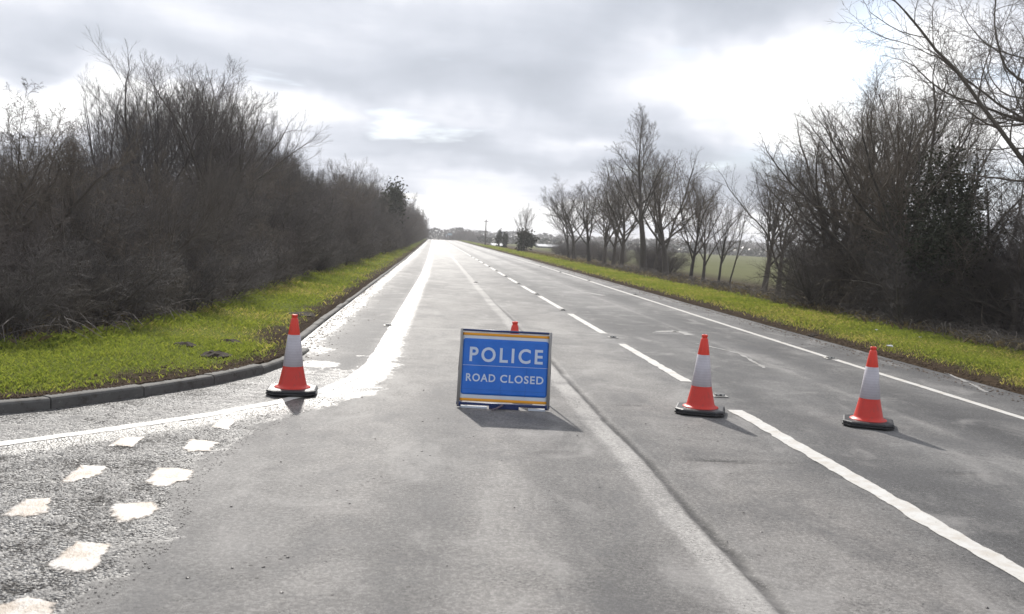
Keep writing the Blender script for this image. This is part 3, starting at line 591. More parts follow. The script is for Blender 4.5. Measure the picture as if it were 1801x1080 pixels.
# ---------------------------------------------------------------- grass
def grass_mat(name, a, b, tip, tr=.5):
    m, n = material(name); h, r = n.attr('hgt'), n.attr('rnd')
    c = n.mix(r, a, b); c = n.mix(n.ramp(r, .80, .95), c, tip); n.l.new(c, n.b.inputs['Base Color']); n.b.inputs['Roughness'].default_value = .5; n.b.inputs['Specular IOR Level'].default_value = .35
    o_ = [x for x in n.n if x.bl_idname == 'ShaderNodeOutputMaterial'][0]; tl = n.add('ShaderNodeBsdfTranslucent', i_Color=n.vm('MULTIPLY', c, (1.5, 1.55, .8)).outputs[0]); ms = n.add('ShaderNodeMixShader', i_0=tr)
    n.l.new(n.b.outputs[0], ms.inputs[1]); n.l.new(tl.outputs[0], ms.inputs[2]); n.l.new(ms.outputs[0], o_.inputs[0]); return m
m_grass = grass_mat('verge_grass', (.12, .155, .036), (.25, .26, .070), (.33, .275, .14))
m_dead = grass_mat('dead_grass', (.10, .075, .05), (.19, .15, .10), (.28, .23, .16), .3)
def blades(name, x, y, h, w, mat, lean=.5, zoff=-.01, rv=None):
    n_ = len(x); z = ground_z(x, y)+zoff; a = rng.uniform(0, 6.283, n_); b = rng.uniform(0, 6.283, n_); l = rng.uniform(.1, lean, n_)*h
    wx, wy = np.cos(a)*w/2, np.sin(a)*w/2; lx_, ly_ = np.cos(b)*l, np.sin(b)*l
    V = np.stack([np.stack([x-wx, y-wy, z], 1), np.stack([x+wx, y+wy, z], 1), np.stack([x+lx_*.4+wx*.7, y+ly_*.4+wy*.7, z+h*.6], 1), np.stack([x+lx_, y+ly_, z+h*(1-.25*lean)], 1)], 1).reshape(-1, 3)
    k = 4*np.arange(n_)[:, None]; T = np.concatenate([k+np.array([[0, 1, 2]]), k+np.array([[0, 2, 3]])], 0)
    rr = np.repeat(np.clip((rv if rv is not None else 0)+rng.uniform(0, 1, n_)*(.8 if rv is not None else 1), 0, 1), 4)
    return meta(link(name, mesh(name, V, T, mat, attrs={'rnd': rr, 'hgt': np.tile([0, 0, .6, 1], n_)})), kind='stuff')
def sample(n_, x0, x1, y0, y1, p=1.0):
    u = rng.random(n_); y = (y0**(1-p)+(y1**(1-p)-y0**(1-p))*u)**(1/(1-p)) if p != 1 else y0*(y1/y0)**u; return rng.uniform(x0, x1, n_), y
x, y = sample(330000, -9, -1.5, 6.3, 170, 2.1); dk_, dw_ = sdist(KERB, x, y), sdist(WOOD, x, y)
pr = (sm(dk_+.28*rnd2(x, y, 3, 3), .22, .85)*.93+.07*(dk_ > .15))*(1-sm(dw_, -.15, .35))*(.65+.6*rnd2(x, y, 1.7, 72)+.3); k = rng.random(len(x)) < pr; x, y = x[k], y[k]
sc = np.clip(y/13, 1, 9)**.9; rv = np.clip(.15+.55*rnd2(x, y, 1.1, 73)+.35*(1-sm(sdist(KERB, x, y), .2, .7)), 0, .6)
hh = rng.uniform(.025, .065, len(x))*(1+.45*rnd2(x, y, 1.4, 74)+.5*np.maximum(rnd2(x, y, 6, 75), 0))*np.minimum(sc, 1.6)*(1+1.0*sm(sdist(WOOD, x, y), -.4, .1))
meta(blades('left_verge_grass', x, y, hh, .006*sc, m_grass, .9, rv=rv), 'short bright green grass on the left verge between kerb and wood', 'grass')
x, y = sample(290000, 7.2, 12.5, 9, 170, 2.0); dr_ = x-XR(y); pr = sm(dr_+.18*rnd2(x, y, 5, 81), .25, .8)*(1-sm(dr_+.4*rnd2(x, y, 1.2, 9), 2.2, 3.2)); k = rng.random(len(x)) < pr; x, y = x[k], y[k]
sc = np.clip(y/13, 1, 9)**.9; rv = np.clip(.15+.5*rnd2(x, y, 1.1, 83)+.35*(1-sm(x-XR(y), .3, .8)), 0, .6)
meta(blades('right_verge_grass', x, y, rng.uniform(.03, .075, len(x))*np.minimum(sc, 1.6)*(1+.4*rnd2(x, y, 1.4, 84)), .006*sc, m_grass, .9, rv=rv), 'sunlit green grass strip along the right side of the road', 'grass')
x, y = sample(60000, 9.2, 16, 12, 140, 1.7); dr_ = x-XR(y)+.4*rnd2(x, y, 1.2, 9); k = rng.random(len(x)) < sm(dr_, 2.0, 2.8)*(1-sm(dr_, 6, 9))*(.6+.5*rnd2(x, y, .9, 91)); x, y = x[k], y[k]; sc = np.clip(y/16, 1, 7)**.8
meta(blades('dead_grass_tussocks', x, y, rng.uniform(.06, .26, len(x)), .0045*sc**.7, m_dead, 1.0), 'straw coloured dead grass and stalks under the right hand trees', 'dead grass')
x, y = sample(12000, -12, -3, 9.5, 110, 1.8); dw_ = sdist(WOOD, x, y); k = rng.random(len(x)) < sm(dw_, -.2, .15)*(1-sm(dw_, 1.0, 2.5)); x, y = x[k], y[k]; sc = np.clip(y/14, 1, 7)**.8
meta(blades('wood_edge_stalks', x, y, rng.uniform(.05, .18, len(x)), .004*sc**.6, m_dead, 1.2), 'thin dead stalks where the left verge meets the wood', 'dead grass')

# arching brambles along the wood foot
def brambles(name, x, y, h, lab, mat):
    T_ = Tubes()
    for a, b, hh in zip(x, y, h):
        z = float(ground_z(np.array([a]), np.array([b]))[0]); t_ = random.uniform(0, 6.28); L = hh*random.uniform(.8, 2.2); k = 5; q = np.linspace(0, 1, k); wv_ = np.random.default_rng(int(a*1e4) % 99991).normal(0, .05*hh, (k, 3))
        T_.add(np.stack([a+math.cos(t_)*L*q, b+math.sin(t_)*L*q, z-.02+hh*4*q*(1-q*.85)*.55], 1)+wv_, np.linspace(.0055, .0028, k)*max(1, (b/16)**.7), 3)
    return meta(link(name, T_.mesh(name, mat)), lab, 'brambles', kind='stuff')

# ---------------------------------------------------------------- bare trees
def bark(name, a, b):
    m, n = material(name); co = n.add('ShaderNodeTexCoord').outputs['Object']; oi = n.add('ShaderNodeObjectInfo').outputs['Random']
    c = n.mix(n.noise(co, 3, 5, .65), a, b); hs = n.add('ShaderNodeHueSaturation', i_Color=c, i_Value=n.ramp(oi, 0, 1, .8, 1.25, False), i_Saturation=n.ramp(oi, 0, 1, .8, 1.3, False)); n.l.new(hs.outputs[0], n.b.inputs['Base Color'])
    n.b.inputs['Roughness'].default_value = .8; n.b.inputs['Specular IOR Level'].default_value = .3
    bp = n.add('ShaderNodeBump', i_Strength=.6, i_Distance=.02, i_Height=n.noise(n.vm('MULTIPLY', co, (1, 1, .25)).outputs[0], 30, 4, .6)); n.l.new(bp.outputs[0], n.b.inputs['Normal']); return m
m_bark = bark('grey_brown_bark', (.06, .052, .044), (.13, .115, .098)); m_twig = bark('brown_twigs', (.085, .072, .06), (.15, .13, .11)); m_twigp = bark('purplish_thicket_twigs', (.070, .060, .056), (.14, .125, .117))
class Tubes:
    def __init__(s): s.V = []; s.F = []; s.n = 0
    def add(s, pts, rad, sides):
        pts = np.asarray(pts); k = len(pts); tg = np.gradient(pts, axis=0); tg /= np.linalg.norm(tg, axis=1)[:, None]+1e-9
        ref = np.array([.3, .2, 1.0]) if abs(tg[0][2]) < .9 else np.array([1., .1, 0]); u = np.cross(tg, ref); u /= np.linalg.norm(u, axis=1)[:, None]+1e-9; w = np.cross(tg, u)
        a = np.arange(sides)*2*math.pi/sides; R = np.asarray(rad)[:, None, None]
        V = pts[:, None]+R*(np.cos(a)[None, :, None]*u[:, None]+np.sin(a)[None, :, None]*w[:, None]); i = np.arange(k-1)[:, None]*sides; j = np.arange(sides)[None]; j2 = (j+1) % sides
        Fq = np.stack([i+j, i+j2, i+sides+j2, i+sides+j], -1).reshape(-1, 4)+s.n; s.V.append(V.reshape(-1, 3)); s.F.append(Fq); s.n += k*sides
    def mesh(s, name, mat): return mesh(name, np.concatenate(s.V), np.concatenate(s.F), mat, True)
def unit(v): return v/(np.linalg.norm(v)+1e-9)
def gen_tree(seed, H, r0, cfg, stems=1, spread=.15, lean=(0, 0)):
    """cfg per level: nseg, sides, wander, tropism, n_children, child_start, angle, len_ratio, rad_ratio"""
    R = np.random.default_rng(seed); TK, CR = Tubes(), Tubes(); maxl = len(cfg)-1
    def grow(p, d_, L, r, lv):
        ns, sides, wan, trop, nc, st, ang, lr, rr = cfg[lv]; pts = [p.copy()]; dirs = [d_]; q = p.copy()
        for i in range(ns):
            d_ = unit(d_+R.normal(0, wan, 3)+np.array([0, 0, trop])); q = q+d_*L/ns; pts.append(q.copy()); dirs.append(d_)
        pts = np.array(pts); tt = np.linspace(0, 1, ns+1); end = .35 if lv < maxl else .45; rad = r*(1-(1-end)*tt) if lv else r*np.maximum(1-.86*tt**.9, .08)
        if lv == 0: rad[0] *= 1.35
        (TK if lv == 0 or (lv == 1 and r > r0*.22) else CR).add(pts, rad, sides)
        if lv == maxl: return
        nck = max(1, int(round(nc*R.uniform(.75, 1.25)))); az = R.uniform(0, 6.28)
        for k_ in range(nck):
            t_ = st+(1-st)*((k_+R.uniform(.1, .9))/nck); f_ = t_*ns; i = min(int(f_), ns-1); pp = pts[i]+(pts[i+1]-pts[i])*(f_-i); bd = dirs[min(i+1, ns)]
            az += 2.4+R.normal(0, .5); a = ang*R.uniform(.7, 1.3); s1 = unit(np.cross(bd, [.31, .17, .9] if abs(bd[2]) < .95 else [1, 0, 0])); s2 = np.cross(bd, s1)
            nd = unit(bd*math.cos(a)+(s1*math.cos(az)+s2*math.sin(az))*math.sin(a)); rh = np.interp(f_, np.arange(ns+1), rad)
            grow(pp, nd, L*lr*(1.15-.75*t_ if lv == 0 else 1.1-.5*t_)*R.uniform(.75, 1.25), max(rh*rr, .0036), lv+1)
        if lv > 0 or True: grow(pts[-1], dirs[-1], L*lr*.5, max(rad[-1]*.9, .0036), lv+1)
    for s_ in range(stems):
        a = R.uniform(0, 6.28); sp_ = spread*R.uniform(.3, 1) if stems > 1 else 0
        d0 = unit(np.array([math.cos(a)*sp_*1.3+lean[0], math.sin(a)*sp_*1.3+lean[1], 1])); b0 = np.array([math.cos(a)*sp_*.6, math.sin(a)*sp_*.6, -.1])
        grow(b0, d0, H*(R.uniform(.6, .8) if stems > 1 else .74), r0*R.uniform(.7, 1.1) if stems > 1 else r0, 0)
    return TK, CR
def norm_tree(TK, CR, H):                               # scale so that the top is at H exactly
    z = max(v[:, 2].max() for v in TK.V+CR.V); k = H/z
    for T_ in (TK, CR): T_.V = [v*np.array([k, k, k]) for v in T_.V]
ASH = [(9, 8, .06, .02, 12, .30, .62, .98, .58), (9, 5, .08, .05, 10, .16, .62, .44, .5), (5, 4, .13, .06, 8, .12, .65, .46, .5), (3, 3, .17, .05, 4, .1, .65, .55, .6), (2, 3, .16, .04, 0, 0, 0, 0, 0)]
FAN = [(8, 8, .06, .03, 10, .25, .55, 1.1, .58), (9, 5, .08, .05, 9, .16, .5, .44, .5), (5, 3, .11, .10, 7, .10, .52, .5, .5), (3, 3, .14, .10, 5, .1, .48, .55, .6), (2, 3, .12, .1, 0, 0, 0, 0, 0)]
TALL = [(16, 8, .035, .04, 15, .34, .60, .46, .45), (8, 5, .08, .08, 9, .18, .58, .50, .5), (5, 4, .12, .07, 7, .12, .6, .5, .55), (3, 3, .15, .06, 5, .1, .6, .55, .6), (2, 3, .14, .05, 0, 0, 0, 0, 0)]
YOUNG = [(14, 6, .06, .03, 8, .30, .60, .36, .45), (7, 4, .10, .06, 6, .2, .6, .5, .5), (4, 3, .14, .06, 5, .12, .6, .5, .6), (2, 3, .15, .04, 0, 0, 0, 0, 0)]
THORN = [(9, 6, .13, .02, 9, .12, .9, .60, .55), (6, 4, .18, .02, 7, .12, .85, .5, .55), (4, 3, .22, .02, 7, .1, .8, .5, .6), (2, 3, .25, .0, 4, .1, .8, .5, .7), (2, 3, .2, 0, 0, 0, 0, 0, 0)]
SCRUB = [(7, 4, .10, .05, 10, .03, .70, .50, .5), (4, 3, .15, .04, 8, .08, .75, .48, .55), (3, 3, .20, .03, 6, .1, .75, .48, .65), (2, 3, .2, .03, 0, 0, 0, 0, 0)]
OAK = [(8, 10, .07, .01, 9, .40, .95, 1.05, .42), (12, 6, .12, .03, 13, .12, .75, .40, .5), (7, 4, .17, .04, 8, .1, .75, .45, .5), (4, 3, .2, .04, 6, .1, .7, .5, .6), (2, 3, .22, .03, 0, 0, 0, 0, 0)]
VAR = {}
def variant(key, seed, H, r0, cfg, tm=m_twig, **kw):
    TK, CR = gen_tree(seed, H, r0, cfg, **kw); norm_tree(TK, CR, H); VAR[key] = (TK.mesh('trunk_'+key, m_bark), CR.mesh('crown_'+key, tm), H)
for i in range(3): variant(f'ash{i}', 10+i, 8, .20, ASH)
VAR['ash3'] = VAR['ash1']
for i in range(3): variant(f'fine{i}', 20+i, 8, .16, FAN, m_twigp)
variant('tall', 31, 10, .20, TALL); variant('young', 32, 8, .07, YOUNG)
for i in range(3): variant(f'thorn{i}', 40+i, 5, .10, THORN, stems=3, spread=.35)
for i in range(3): variant(f'scrub{i}', 50+i, 4, .035, SCRUB, m_twigp, stems=11, spread=.42)
VAR['scrub3'] = VAR['scrub0']
variant('oak', 61, 9, .26, OAK)
ntree = 0
def plant(key, x, y, H, name='bare_tree', label=None, cat='tree', group=None, rz=None, wide=1.0, lean=(0, 0)):
    tk, cr_, h0 = VAR[key]; r = bpy.data.objects.new(name, None); C.objects.link(r); z = float(ground_z(np.array([x]), np.array([y]))[0])
    s_ = (H-z)/h0; r.location = (x, y, z); r.scale = (s_*wide, s_*wide, s_); r.rotation_mode = 'ZYX'; r.rotation_euler = (lean[1], lean[0], rz if rz is not None else random.uniform(0, 6.28))
    link('trunk', tk, r); link('crown', cr_, r); meta(r, label, cat, group); return r

x, y = sample(3200, -9, -2.6, 9.3, 60, 1.5); dw_ = sdist(WOOD, x, y); k = rng.random(len(x)) < sm(dw_, -.12, .1)*(1-sm(dw_, .5, 1.3)); x, y = x[k], y[k]
brambles('bramble_tangle', x, y, rng.uniform(.18, .6, len(x)), 'low tangle of dark bramble stems at the foot of the left wood', m_twigp)
x, y = sample(5200, 9.1, 13, 11, 60, 1.5); dr_ = x-XR(y)+.4*rnd2(x, y, 1.2, 9); k = rng.random(len(x)) < sm(dr_, 2.1, 2.5)*(1-sm(dr_, 3.2, 4.6)); x, y = x[k], y[k]
brambles('bramble_tangle', x, y, rng.uniform(.15, .5, len(x)), 'low tangle of brown bramble stems under the right hedge', m_twig)
# left wood: rows of scrub and trees behind the verge
sky_l = lambda px: float(np.interp(px, [-200, 0, 60, 130, 170, 250, 340, 420, 450, 480, 520, 560, 620, 660, 700, 740, 765, 785], [170, 158, 150, 200, 115, 62, 78, 108, 165, 185, 228, 262, 268, 285, 322, 358, 385, 400]))
dense_l = lambda px: float(np.interp(px, [-200, 0, 150, 300, 420, 480, 550, 600, 700, 750, 785], [235, 230, 265, 262, 268, 225, 285, 318, 338, 373, 402]))
GL = 'leafless scrub of the dense wood on the left'; GT = 'bare trees of the wood on the left'
def edge_x(y): return float(np.interp(y, WOOD[2:, 1], WOOD[2:, 0]))
cnt = 0
for off, fac, y0, step in ((.30, .46, 9.8, 1.15), (1.0, .72, 10.2, 1.7), (2.0, .86, 11.0, 2.3), (3.0, .92, 11.5, 2.3), (5.0, 1.0, 12, 2.7), (7.8, 1.0, 14, 3.8)):
    y = y0
    while y < 330:
        x = edge_x(y)-off+random.uniform(-.35, .35)*(1+off*.12); Hd = height_for(x, y, dense_l)*fac*random.uniform(.80, 1.08)
        key = f'scrub{random.randrange(4)}' if random.random() < .6 else f'thorn{random.randrange(3)}'
        plant(key, x, y, max(.9, min(Hd, 13)), 'scrub', 'grey brown leafless scrub filling the wood left of the verge', 'shrub', GL, wide=random.uniform(.9, 1.25)*(1.35 if Hd < 1.6 else 1.0 if Hd < 4 else max(.6, 4.5/Hd))); cnt += 1
        y += step*random.uniform(.75, 1.25)*max(1, y/30)
for y0, off, step in ((14, 4.5, 3.4), (18, 8.0, 4.4), (22, 12, 6)):
    y = y0
    while y < 330:
        x = edge_x(y)-off+random.uniform(-1, 1); Ht = height_for(x, y, sky_l)*random.uniform(.60, .90)
        plant(f'fine{random.randrange(3)}' if random.random() < .7 else f'ash{random.randrange(4)}', x, y, Ht, 'bare_tree', 'slender bare tree rising from the scrub of the left wood', 'tree', GT, wide=random.uniform(.85, 1.1)*(.9 if Ht < 8 else .75))
        y += step*random.uniform(.7, 1.3)*(1 if y < 50 else (1.8 if y < 110 else 3.5))
for i in range(26):
    y = 12+i*1.7*(1+i*.03); x = edge_x(y)-random.uniform(.9, 2.6); plant(random.choice(['young', 'ash0', 'ash2', 'tall']), x, y, height_for(x, y, dense_l)*random.uniform(.9, 1.08), 'bare_tree', 'slender bare tree near the front edge of the left wood', 'tree', GT, wide=random.uniform(.7, 1.0))
# the tall ones that stand out of the skyline
for px, py, Y_, key, lab, w_ in ((185, 118, 27, 'fine0', 'leftmost tall bare tree above the left wood', 1.0), (262, 62, 30, 'fine1', 'tallest bare tree above the left wood, with fine upright twigs', 1.25), (355, 80, 31, 'fine2', 'tall wide bare tree right of the tallest in the left wood', 1.25), (418, 108, 36, 'ash1', 'bare tree with open crown at the right end of the tall clump', 1.1),
                                 (468, 170, 44, 'fine0', 'dense dark tree where the left wood steps down', .6), (560, 250, 62, 'young', 'thin bare tree poking above the left wood past the step', .35), (622, 268, 88, 'ash2', 'round topped open bare tree standing above the far left wood', .95), (655, 285, 98, 'ash0', 'second round topped bare tree of the far left wood', .9), (60, 150, 17, 'thorn1', 'dark twisted thorn tree at the left edge of the photo', .95), (5, 165, 15.5, 'thorn0', 'dark thorn tree cut by the left frame edge', .9)):
    d_ = ray(px, py); k = Y_/d_.y; plant(key, d_.x*k, Y_, EYE+d_.z*k, 'bare_tree', lab, 'tree', 'tall trees standing above the left wood', wide=w_)

# right hand trees: each at its own foot
GR = 'bare roadside trees on the right'
def rt(px, py, top, key, lab, wide=1.0, lean=(0, 0), rz=None, name='bare_tree', cat='tree', grp=GR):
    x, y = at(px, py, -.1); d_ = ray(px, top); k = y/d_.y; return plant(key, x, y, EYE+d_.z*k, name, lab, cat, grp, rz, wide, lean)
rt(1010, 462, 303, 'ash0', 'leftmost wide bare tree of the right row, leaning to the road', 1.3, (-.06, 0)); rt(1035, 466, 312, 'ash2', 'second bare tree from the left end of the right row', 1.25)
rt(1062, 469, 300, 'ash1', 'bare tree left of the tall one, third in the right row', 1.2); rt(1092, 474, 275, 'ash3', 'bare tree crowding the tall tree from the left', 1.15)
rt(1130, 487, 182, 'tall', 'tallest bare tree of the right row with straight trunk and high crown', 1.1); rt(1172, 487, 248, 'ash1', 'broad bare tree just right of the tallest one', 1.3, rz=2.0)
rt(1213, 502, 300, 'ash3', 'bare tree with dark round trunk between tall tree and thin ones', 1.0); rt(1262, 508, 335, 'ash2', 'thin young bare tree with few branches, left of a pair', .75)
rt(1282, 508, 305, 'young', 'thin leaning bare tree right of the youngest one', .9, (.03, 0), 1.2); rt(1343, 520, 262, 'ash2', 'left tree of the close pair with pale trunks', 1.15, rz=.5)
rt(1366, 532, 258, 'ash0', 'right tree of the close pair with pale trunks', 1.0, rz=2.5); rt(1384, 540, 400, 'thorn0', 'small forked bush in front of the close pair', .8, name='thorn_bush', cat='shrub')
rt(1502, 565, 105, 'ash0', 'large forked bare tree leaning left toward the road', 1.15, (-.16, .02), 1.0); rt(1555, 572, 62, 'ash3', 'large upright bare tree with spiky top in the right clump', 1.05, (-.02, 0), .3)
rt(1530, 560, 175, 'ash0', 'bare tree fanning its limbs out over the leaning trunks', 1.3, (-.22, 0), 4.0); rt(1450, 545, 190, 'ash1', 'twiggy bare tree at the left flank of the right clump', 1.2, (-.1, 0)); rt(1735, 590, 170, 'young', 'thin bare tree rising behind the thorns by the right frame edge', 1.1)
rt(1618, 592, 130, 'ash2', 'dark leaning trunk tree in the right clump', 1.1, (-.15, 0), 3.0); rt(1690, 600, 250, 'thorn2', 'dense twisted thorn tree in the right clump', 1.0)
rt(1760, 615, 250, 'thorn1', 'dense thorn tree near the right frame edge', 1.1); rt(1470, 548, 250, 'young', 'thin bare tree behind the leaning one', .8); rt(1590, 560, 150, 'ash2', 'open crowned bare tree behind the spiky one', 1.0); rt(1670, 560, 125, 'ash0', 'fine twigged bare tree behind the ivy mass', 1.0)
for k, (px, py, tp, key) in enumerate(((1000, 458, 330, 'ash2'), (1078, 468, 285, 'ash0'), (1150, 480, 260, 'fine1'), (1235, 497, 290, 'fine0'))):
    rt(px, py, tp, key, 'dark bare tree filling in behind the front trunks of the right row', 1.1)
ok = plant('oak', 12.6, 17.0, 9.2, 'bare_tree', 'big spreading bare tree reaching in from the right frame edge', 'tree', None, 1.9, 1.0)
for i in range(34):
    px = random.uniform(1430, 1860); py = random.uniform(535, 560)+(px-1390)*.14+random.uniform(-18, 12); top = random.uniform(300, 420)
    rt(px, py, top, random.choice(['thorn0', 'thorn1', 'thorn2', 'scrub1', 'scrub2']), 'dark tangled bare thorn in the hedge under the right trees', random.uniform(.9, 1.3), name='thorn_bush', cat='shrub', grp='tangled thorns of the right hedge')
for i in range(44):                                       # low hedge behind the row
    y = random.uniform(40, 130); x = random.uniform(13.5, 18)+y*.02; pxx = proj(x, y, 1)[0]
    if not 1215 < pxx < 1440: plant(random.choice(['scrub0', 'scrub3', 'thorn1']), x, y, random.uniform(1.0, 2.2), 'hedge_bush', 'low leafless hedge bush behind the right tree row', 'shrub', 'hedge behind the right trees', wide=1.6)

# leafy things: ivy masses and evergreens --------------------------------------
def leaf_mat(name, a, b):
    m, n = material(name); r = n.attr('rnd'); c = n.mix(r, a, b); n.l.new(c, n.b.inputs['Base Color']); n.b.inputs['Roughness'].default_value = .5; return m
m_ivy = leaf_mat('dark_ivy', (.035, .040, .028), (.085, .09, .06)); m_ivy.node_tree.nodes['Principled BSDF'].inputs['Roughness'].default_value = .85; m_ivy.node_tree.nodes['Principled BSDF'].inputs['Specular IOR Level'].default_value = .15
def leaves(cx_, cy_, cz, rx, ry, rz_, n_, s_, parent, mat=m_ivy, name='foliage', lumps=14):
    R = rng; cen = R.normal(0, .45, (lumps, 3)); cen /= np.maximum(1, np.linalg.norm(cen, axis=1))[:, None]; li = R.integers(0, lumps, n_)
    P = cen[li]+R.normal(0, .26, (n_, 3)); P = P*[rx, ry, rz_]+[cx_, cy_, cz]; a = unit(R.normal(0, 1, (n_*1, 3)).T).T; a = R.normal(0, 1, (n_, 3)); a /= np.linalg.norm(a, axis=1)[:, None]; b = R.normal(0, 1, (n_, 3)); b -= (a*b).sum(1)[:, None]*a; b /= np.linalg.norm(b, axis=1)[:, None]
    s2 = s_*R.uniform(.6, 1.3, n_)[:, None]; V = np.stack([P-a*s2, P+b*s2*.7, P+a*s2, P-b*s2*.7], 1).reshape(-1, 3); Fx = np.arange(4*n_).reshape(-1, 4)
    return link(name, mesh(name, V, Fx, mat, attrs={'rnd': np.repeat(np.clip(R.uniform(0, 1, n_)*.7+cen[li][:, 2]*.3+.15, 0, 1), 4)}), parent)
def leafy(name, px, py, top, wpx, label, cat, n_, s_, trunk=True, mat=m_ivy, bot=None):
    x, y = at(px, py, -.1); d_ = ray(px, top); k = y/d_.y; H = EYE+d_.z*k; w_ = wpx/F*y/2; z0 = float(ground_z(np.array([x]), np.array([y]))[0])
    r = bpy.data.objects.new(name, None); C.objects.link(r); r.location = (x, y, z0); meta(r, label, cat); b0 = (H-z0)*(bot if bot is not None else .08)
    leaves(0, 0, (b0+H-z0)/2, w_*1.05, w_*1.05, (H-z0-b0)/2*1.0, n_, s_, r, mat)
    if trunk: T = Tubes(); T.add([(0, 0, -.1), (.02, 0, (H-z0)*.4), (0, .03, (H-z0)*.85)], [.16, .12, .04], 8); link('trunk', T.mesh('trunk', m_bark), r)
    return r
leafy('ivy_clad_tree', 1650, 600, 292, 150, 'dark ivy covered tree mass in the right clump', 'tree', 9000, .035, bot=.35)
leafy('ivy_clad_tree', 1560, 575, 330, 90, 'smaller dark ivy growth on the leaning trunks', 'tree', 3200, .035, bot=.3)
rt(918, 446, 352, 'ash1', 'lone bare tree above the ivy block near the field gate', .75, grp=None)
leafy('ivy_clad_tree', 921, 446, 405, 30, 'squarish dark ivy clad bush under the lone far tree', 'bush', 1500, .16, mat=m_ivy, bot=0)
leafy('conifer_bush', 877, 436, 407, 8, 'small dark conifer standing alone on the far verge', 'tree', 500, .14, bot=0); leafy('conifer_bush', 888, 437, 411, 11, 'rounder dark bush next to the small conifer', 'bush', 500, .16, bot=0)
leafy('evergreen_tree', 683, 440, 335, 40, 'dark evergreen tree at the far end of the left wood', 'tree', 7000, .12, bot=.02)

# ---------------------------------------------------------------- far background
# utility pole
x, y = at(853, 432); k = y; d_ = ray(853, 386); H = EYE+d_.z*(y/d_.y); po = bpy.data.objects.new('utility_pole', None); C.objects.link(po); po.location = (x, y, -.3); meta(po, 'thin lone utility pole on the far skyline right of the road', 'pole')
mb = MB(); mb.tube((0, 0, 0), (0, 0, H+.3), .11, 8, r2=.08); mb.build('post', m_bark, po, True); mb = MB(); mb.box(-.5, .5, -.05, .05, H-.1, H); mb.build('crossarm', m_bark, po)
# low sheds
m_shed = simple('pale_shed_roof', (.42, .43, .45), .6, .3, .1, 2); m_shw = simple('grey_shed_wall', (.20, .21, .20), .8, .3, .2, 2)
def shed(px0, px1, py, h, ph, lab, y=240):
    d0, d1 = ray(px0, py), ray(px1, py); x0, x1 = d0.x*y/d0.y, d1.x*y/d1.y; r = bpy.data.objects.new('farm_shed', None); C.objects.link(r); r.location = ((x0+x1)/2, y, -.6); w_ = abs(x1-x0)/2; meta(r, lab, 'shed', 'low pale farm sheds across the field')
    mb = MB(); mb.box(-w_, w_, 0, 8, 0, h*.6); mb.build('wall', m_shw, r); mb = MB(); mb.add([(-w_-.2, -.3, h*.6), (w_+.2, -.3, h*.6), (w_+.2, 4, h), (-w_-.2, 4, h), (w_+.2, 8.3, h*.6), (-w_-.2, 8.3, h*.6)], [(0, 1, 2, 3), (3, 2, 4, 5), (0, 3, 5), (1, 4, 2)]); mb.build('roof', m_shed, r)
    mb = MB(); 
    for s_ in (-.5, .35): mb = MB(); mb.box(w_*s_-.8, w_*s_+.8, -.04, 0.05, .02, h*.42); mb.build('door', m_shed, r)
shed(867, 886, 430, 1.0, 6, 'left low pale shed roof glinting beside the far conifer', 190); shed(948, 984, 433, 1.2, 6, 'long low pale shed roof behind the ivy clad tree', 210)
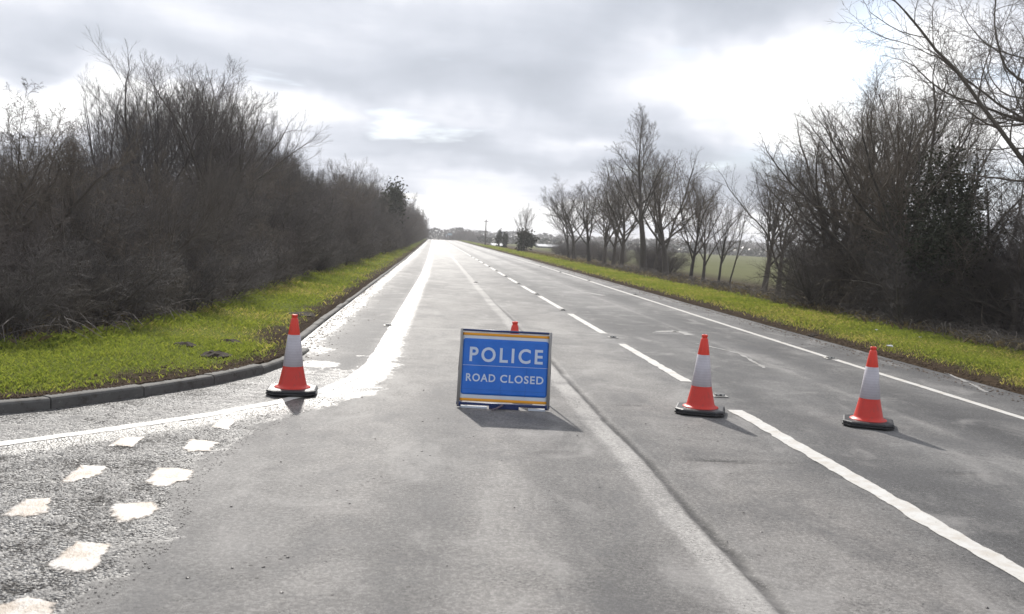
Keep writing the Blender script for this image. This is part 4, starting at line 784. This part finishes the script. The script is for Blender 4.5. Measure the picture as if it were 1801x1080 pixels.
# far trees on the horizon, singly placed
GF = 'far trees along the horizon'
for i in range(46):
    px = 786+i*3.0+random.uniform(-1.5, 1.5) if i < 26 else random.uniform(860, 1400); y = random.uniform(380, 470) if i < 26 else random.uniform(330, 520); d_ = ray(px, 420); x = d_.x*y/d_.y
    if i < 26: tp = np.interp(px, [785, 800, 812, 840, 852, 870], [408, 402, 400, 406, 414, 418]); d2 = ray(px, tp+random.uniform(-2, 5)); H = EYE+d2.z*y/d2.y
    else: H = random.uniform(3.5, 6.5)
    plant(random.choice(['scrub0', 'scrub1', 'scrub2', 'thorn0', 'fine0']), x, y, H, 'far_tree', 'bare far tree in the dark belt on the horizon', 'tree', GF, wide=1.5 if i < 26 else 2.6)
m_far = leaf_mat('far_hedge_green', (.035, .042, .033), (.085, .085, .065))
def belt(name, x0, x1, y, h, n_, s_, lab, ymod=20):
    P = np.stack([rng.uniform(x0, x1, n_), y+rng.uniform(-ymod, ymod, n_)*.5, np.zeros(n_)], 1); hh = h*(.62+.5*np.abs(rnd2(P[:, 0]*.12, P[:, 1]*0, 1.1, int(y)))+.25*rnd2(P[:, 0], P[:, 1]*0, .5, int(y)+1)); P[:, 2] = crest(np.minimum(y, 380))*0-2+rng.random(n_)**.8*(hh+2)
    a = rng.normal(0, 1, (n_, 3)); a /= np.linalg.norm(a, axis=1)[:, None]; b = rng.normal(0, 1, (n_, 3)); V = np.stack([P-a*s_, P+b*s_*.4, P+a*s_, P-b*s_*.4], 1).reshape(-1, 3)
    return meta(link(name, mesh(name, V, np.arange(4*n_).reshape(-1, 4), m_far, attrs={'rnd': np.repeat(rng.random(n_), 4)})), lab, 'wood', kind='stuff')
belt('distant_hedgerow', 14, 420, 300, 2.6, 16000, .55, 'dark continuous hedgerow across the far field')
belt('distant_wood', -60, 500, 520, 6.0, 22000, .9, 'distant band of woodland closing the horizon')
# sign boards far down the road
def post_sign(px, py, Y_, w_, h_, col, lab):
    d_ = ray(px, py); k = Y_/d_.y; x, z = d_.x*k, EYE+d_.z*k; r = bpy.data.objects.new('far_road_sign', None); C.objects.link(r); g0 = float(ground_z(np.array([x]), np.array([Y_*1.0]))[0]); r.location = (x, Y_, g0); z -= g0
    mb = MB(); mb.box(-w_/2, w_/2, -.02, .02, z-h_/2, z+h_/2); mb.build('board', col, r)
    for s_ in (-.35, .35): mb = MB(); mb.tube((w_*s_, .05, 0), (w_*s_, .05, z), .05, 6); mb.build('post', m_grey, r)
    meta(r, lab, 'road sign')
post_sign(791, 412, 352, 1.6, .8, flat('pale_blue_board', (.42, .50, .56)), 'tiny pale board beside the road at the crest'); post_sign(785, 414, 340, .35, .9, m_white, 'tiny white marker post at the crest')
post_sign(1006-72, 449, 105, .3, .35, m_white, 'small white marker on the right verge before the lone tree')

# ---------------------------------------------------------------- thin volume added to lift the darks like veiling glare
mh = bpy.data.materials.new('veiling_glare_volume'); mh.use_nodes = True; nh_ = NT(mh.node_tree); nh_.n.clear(); oo = nh_.add('ShaderNodeOutputMaterial'); pv = nh_.add('ShaderNodeVolumePrincipled', i_Density=.0006); pv.inputs['Color'].default_value = (.97, .97, 1, 1); pv.inputs['Anisotropy'].default_value = .3
nh_.l.new(pv.outputs[0], oo.inputs['Volume'])
b = MB(); b.box(-1850, 1850, -70, 3700, -4.5, 22); meta(b.build('glare_haze', mh), kind='stuff')
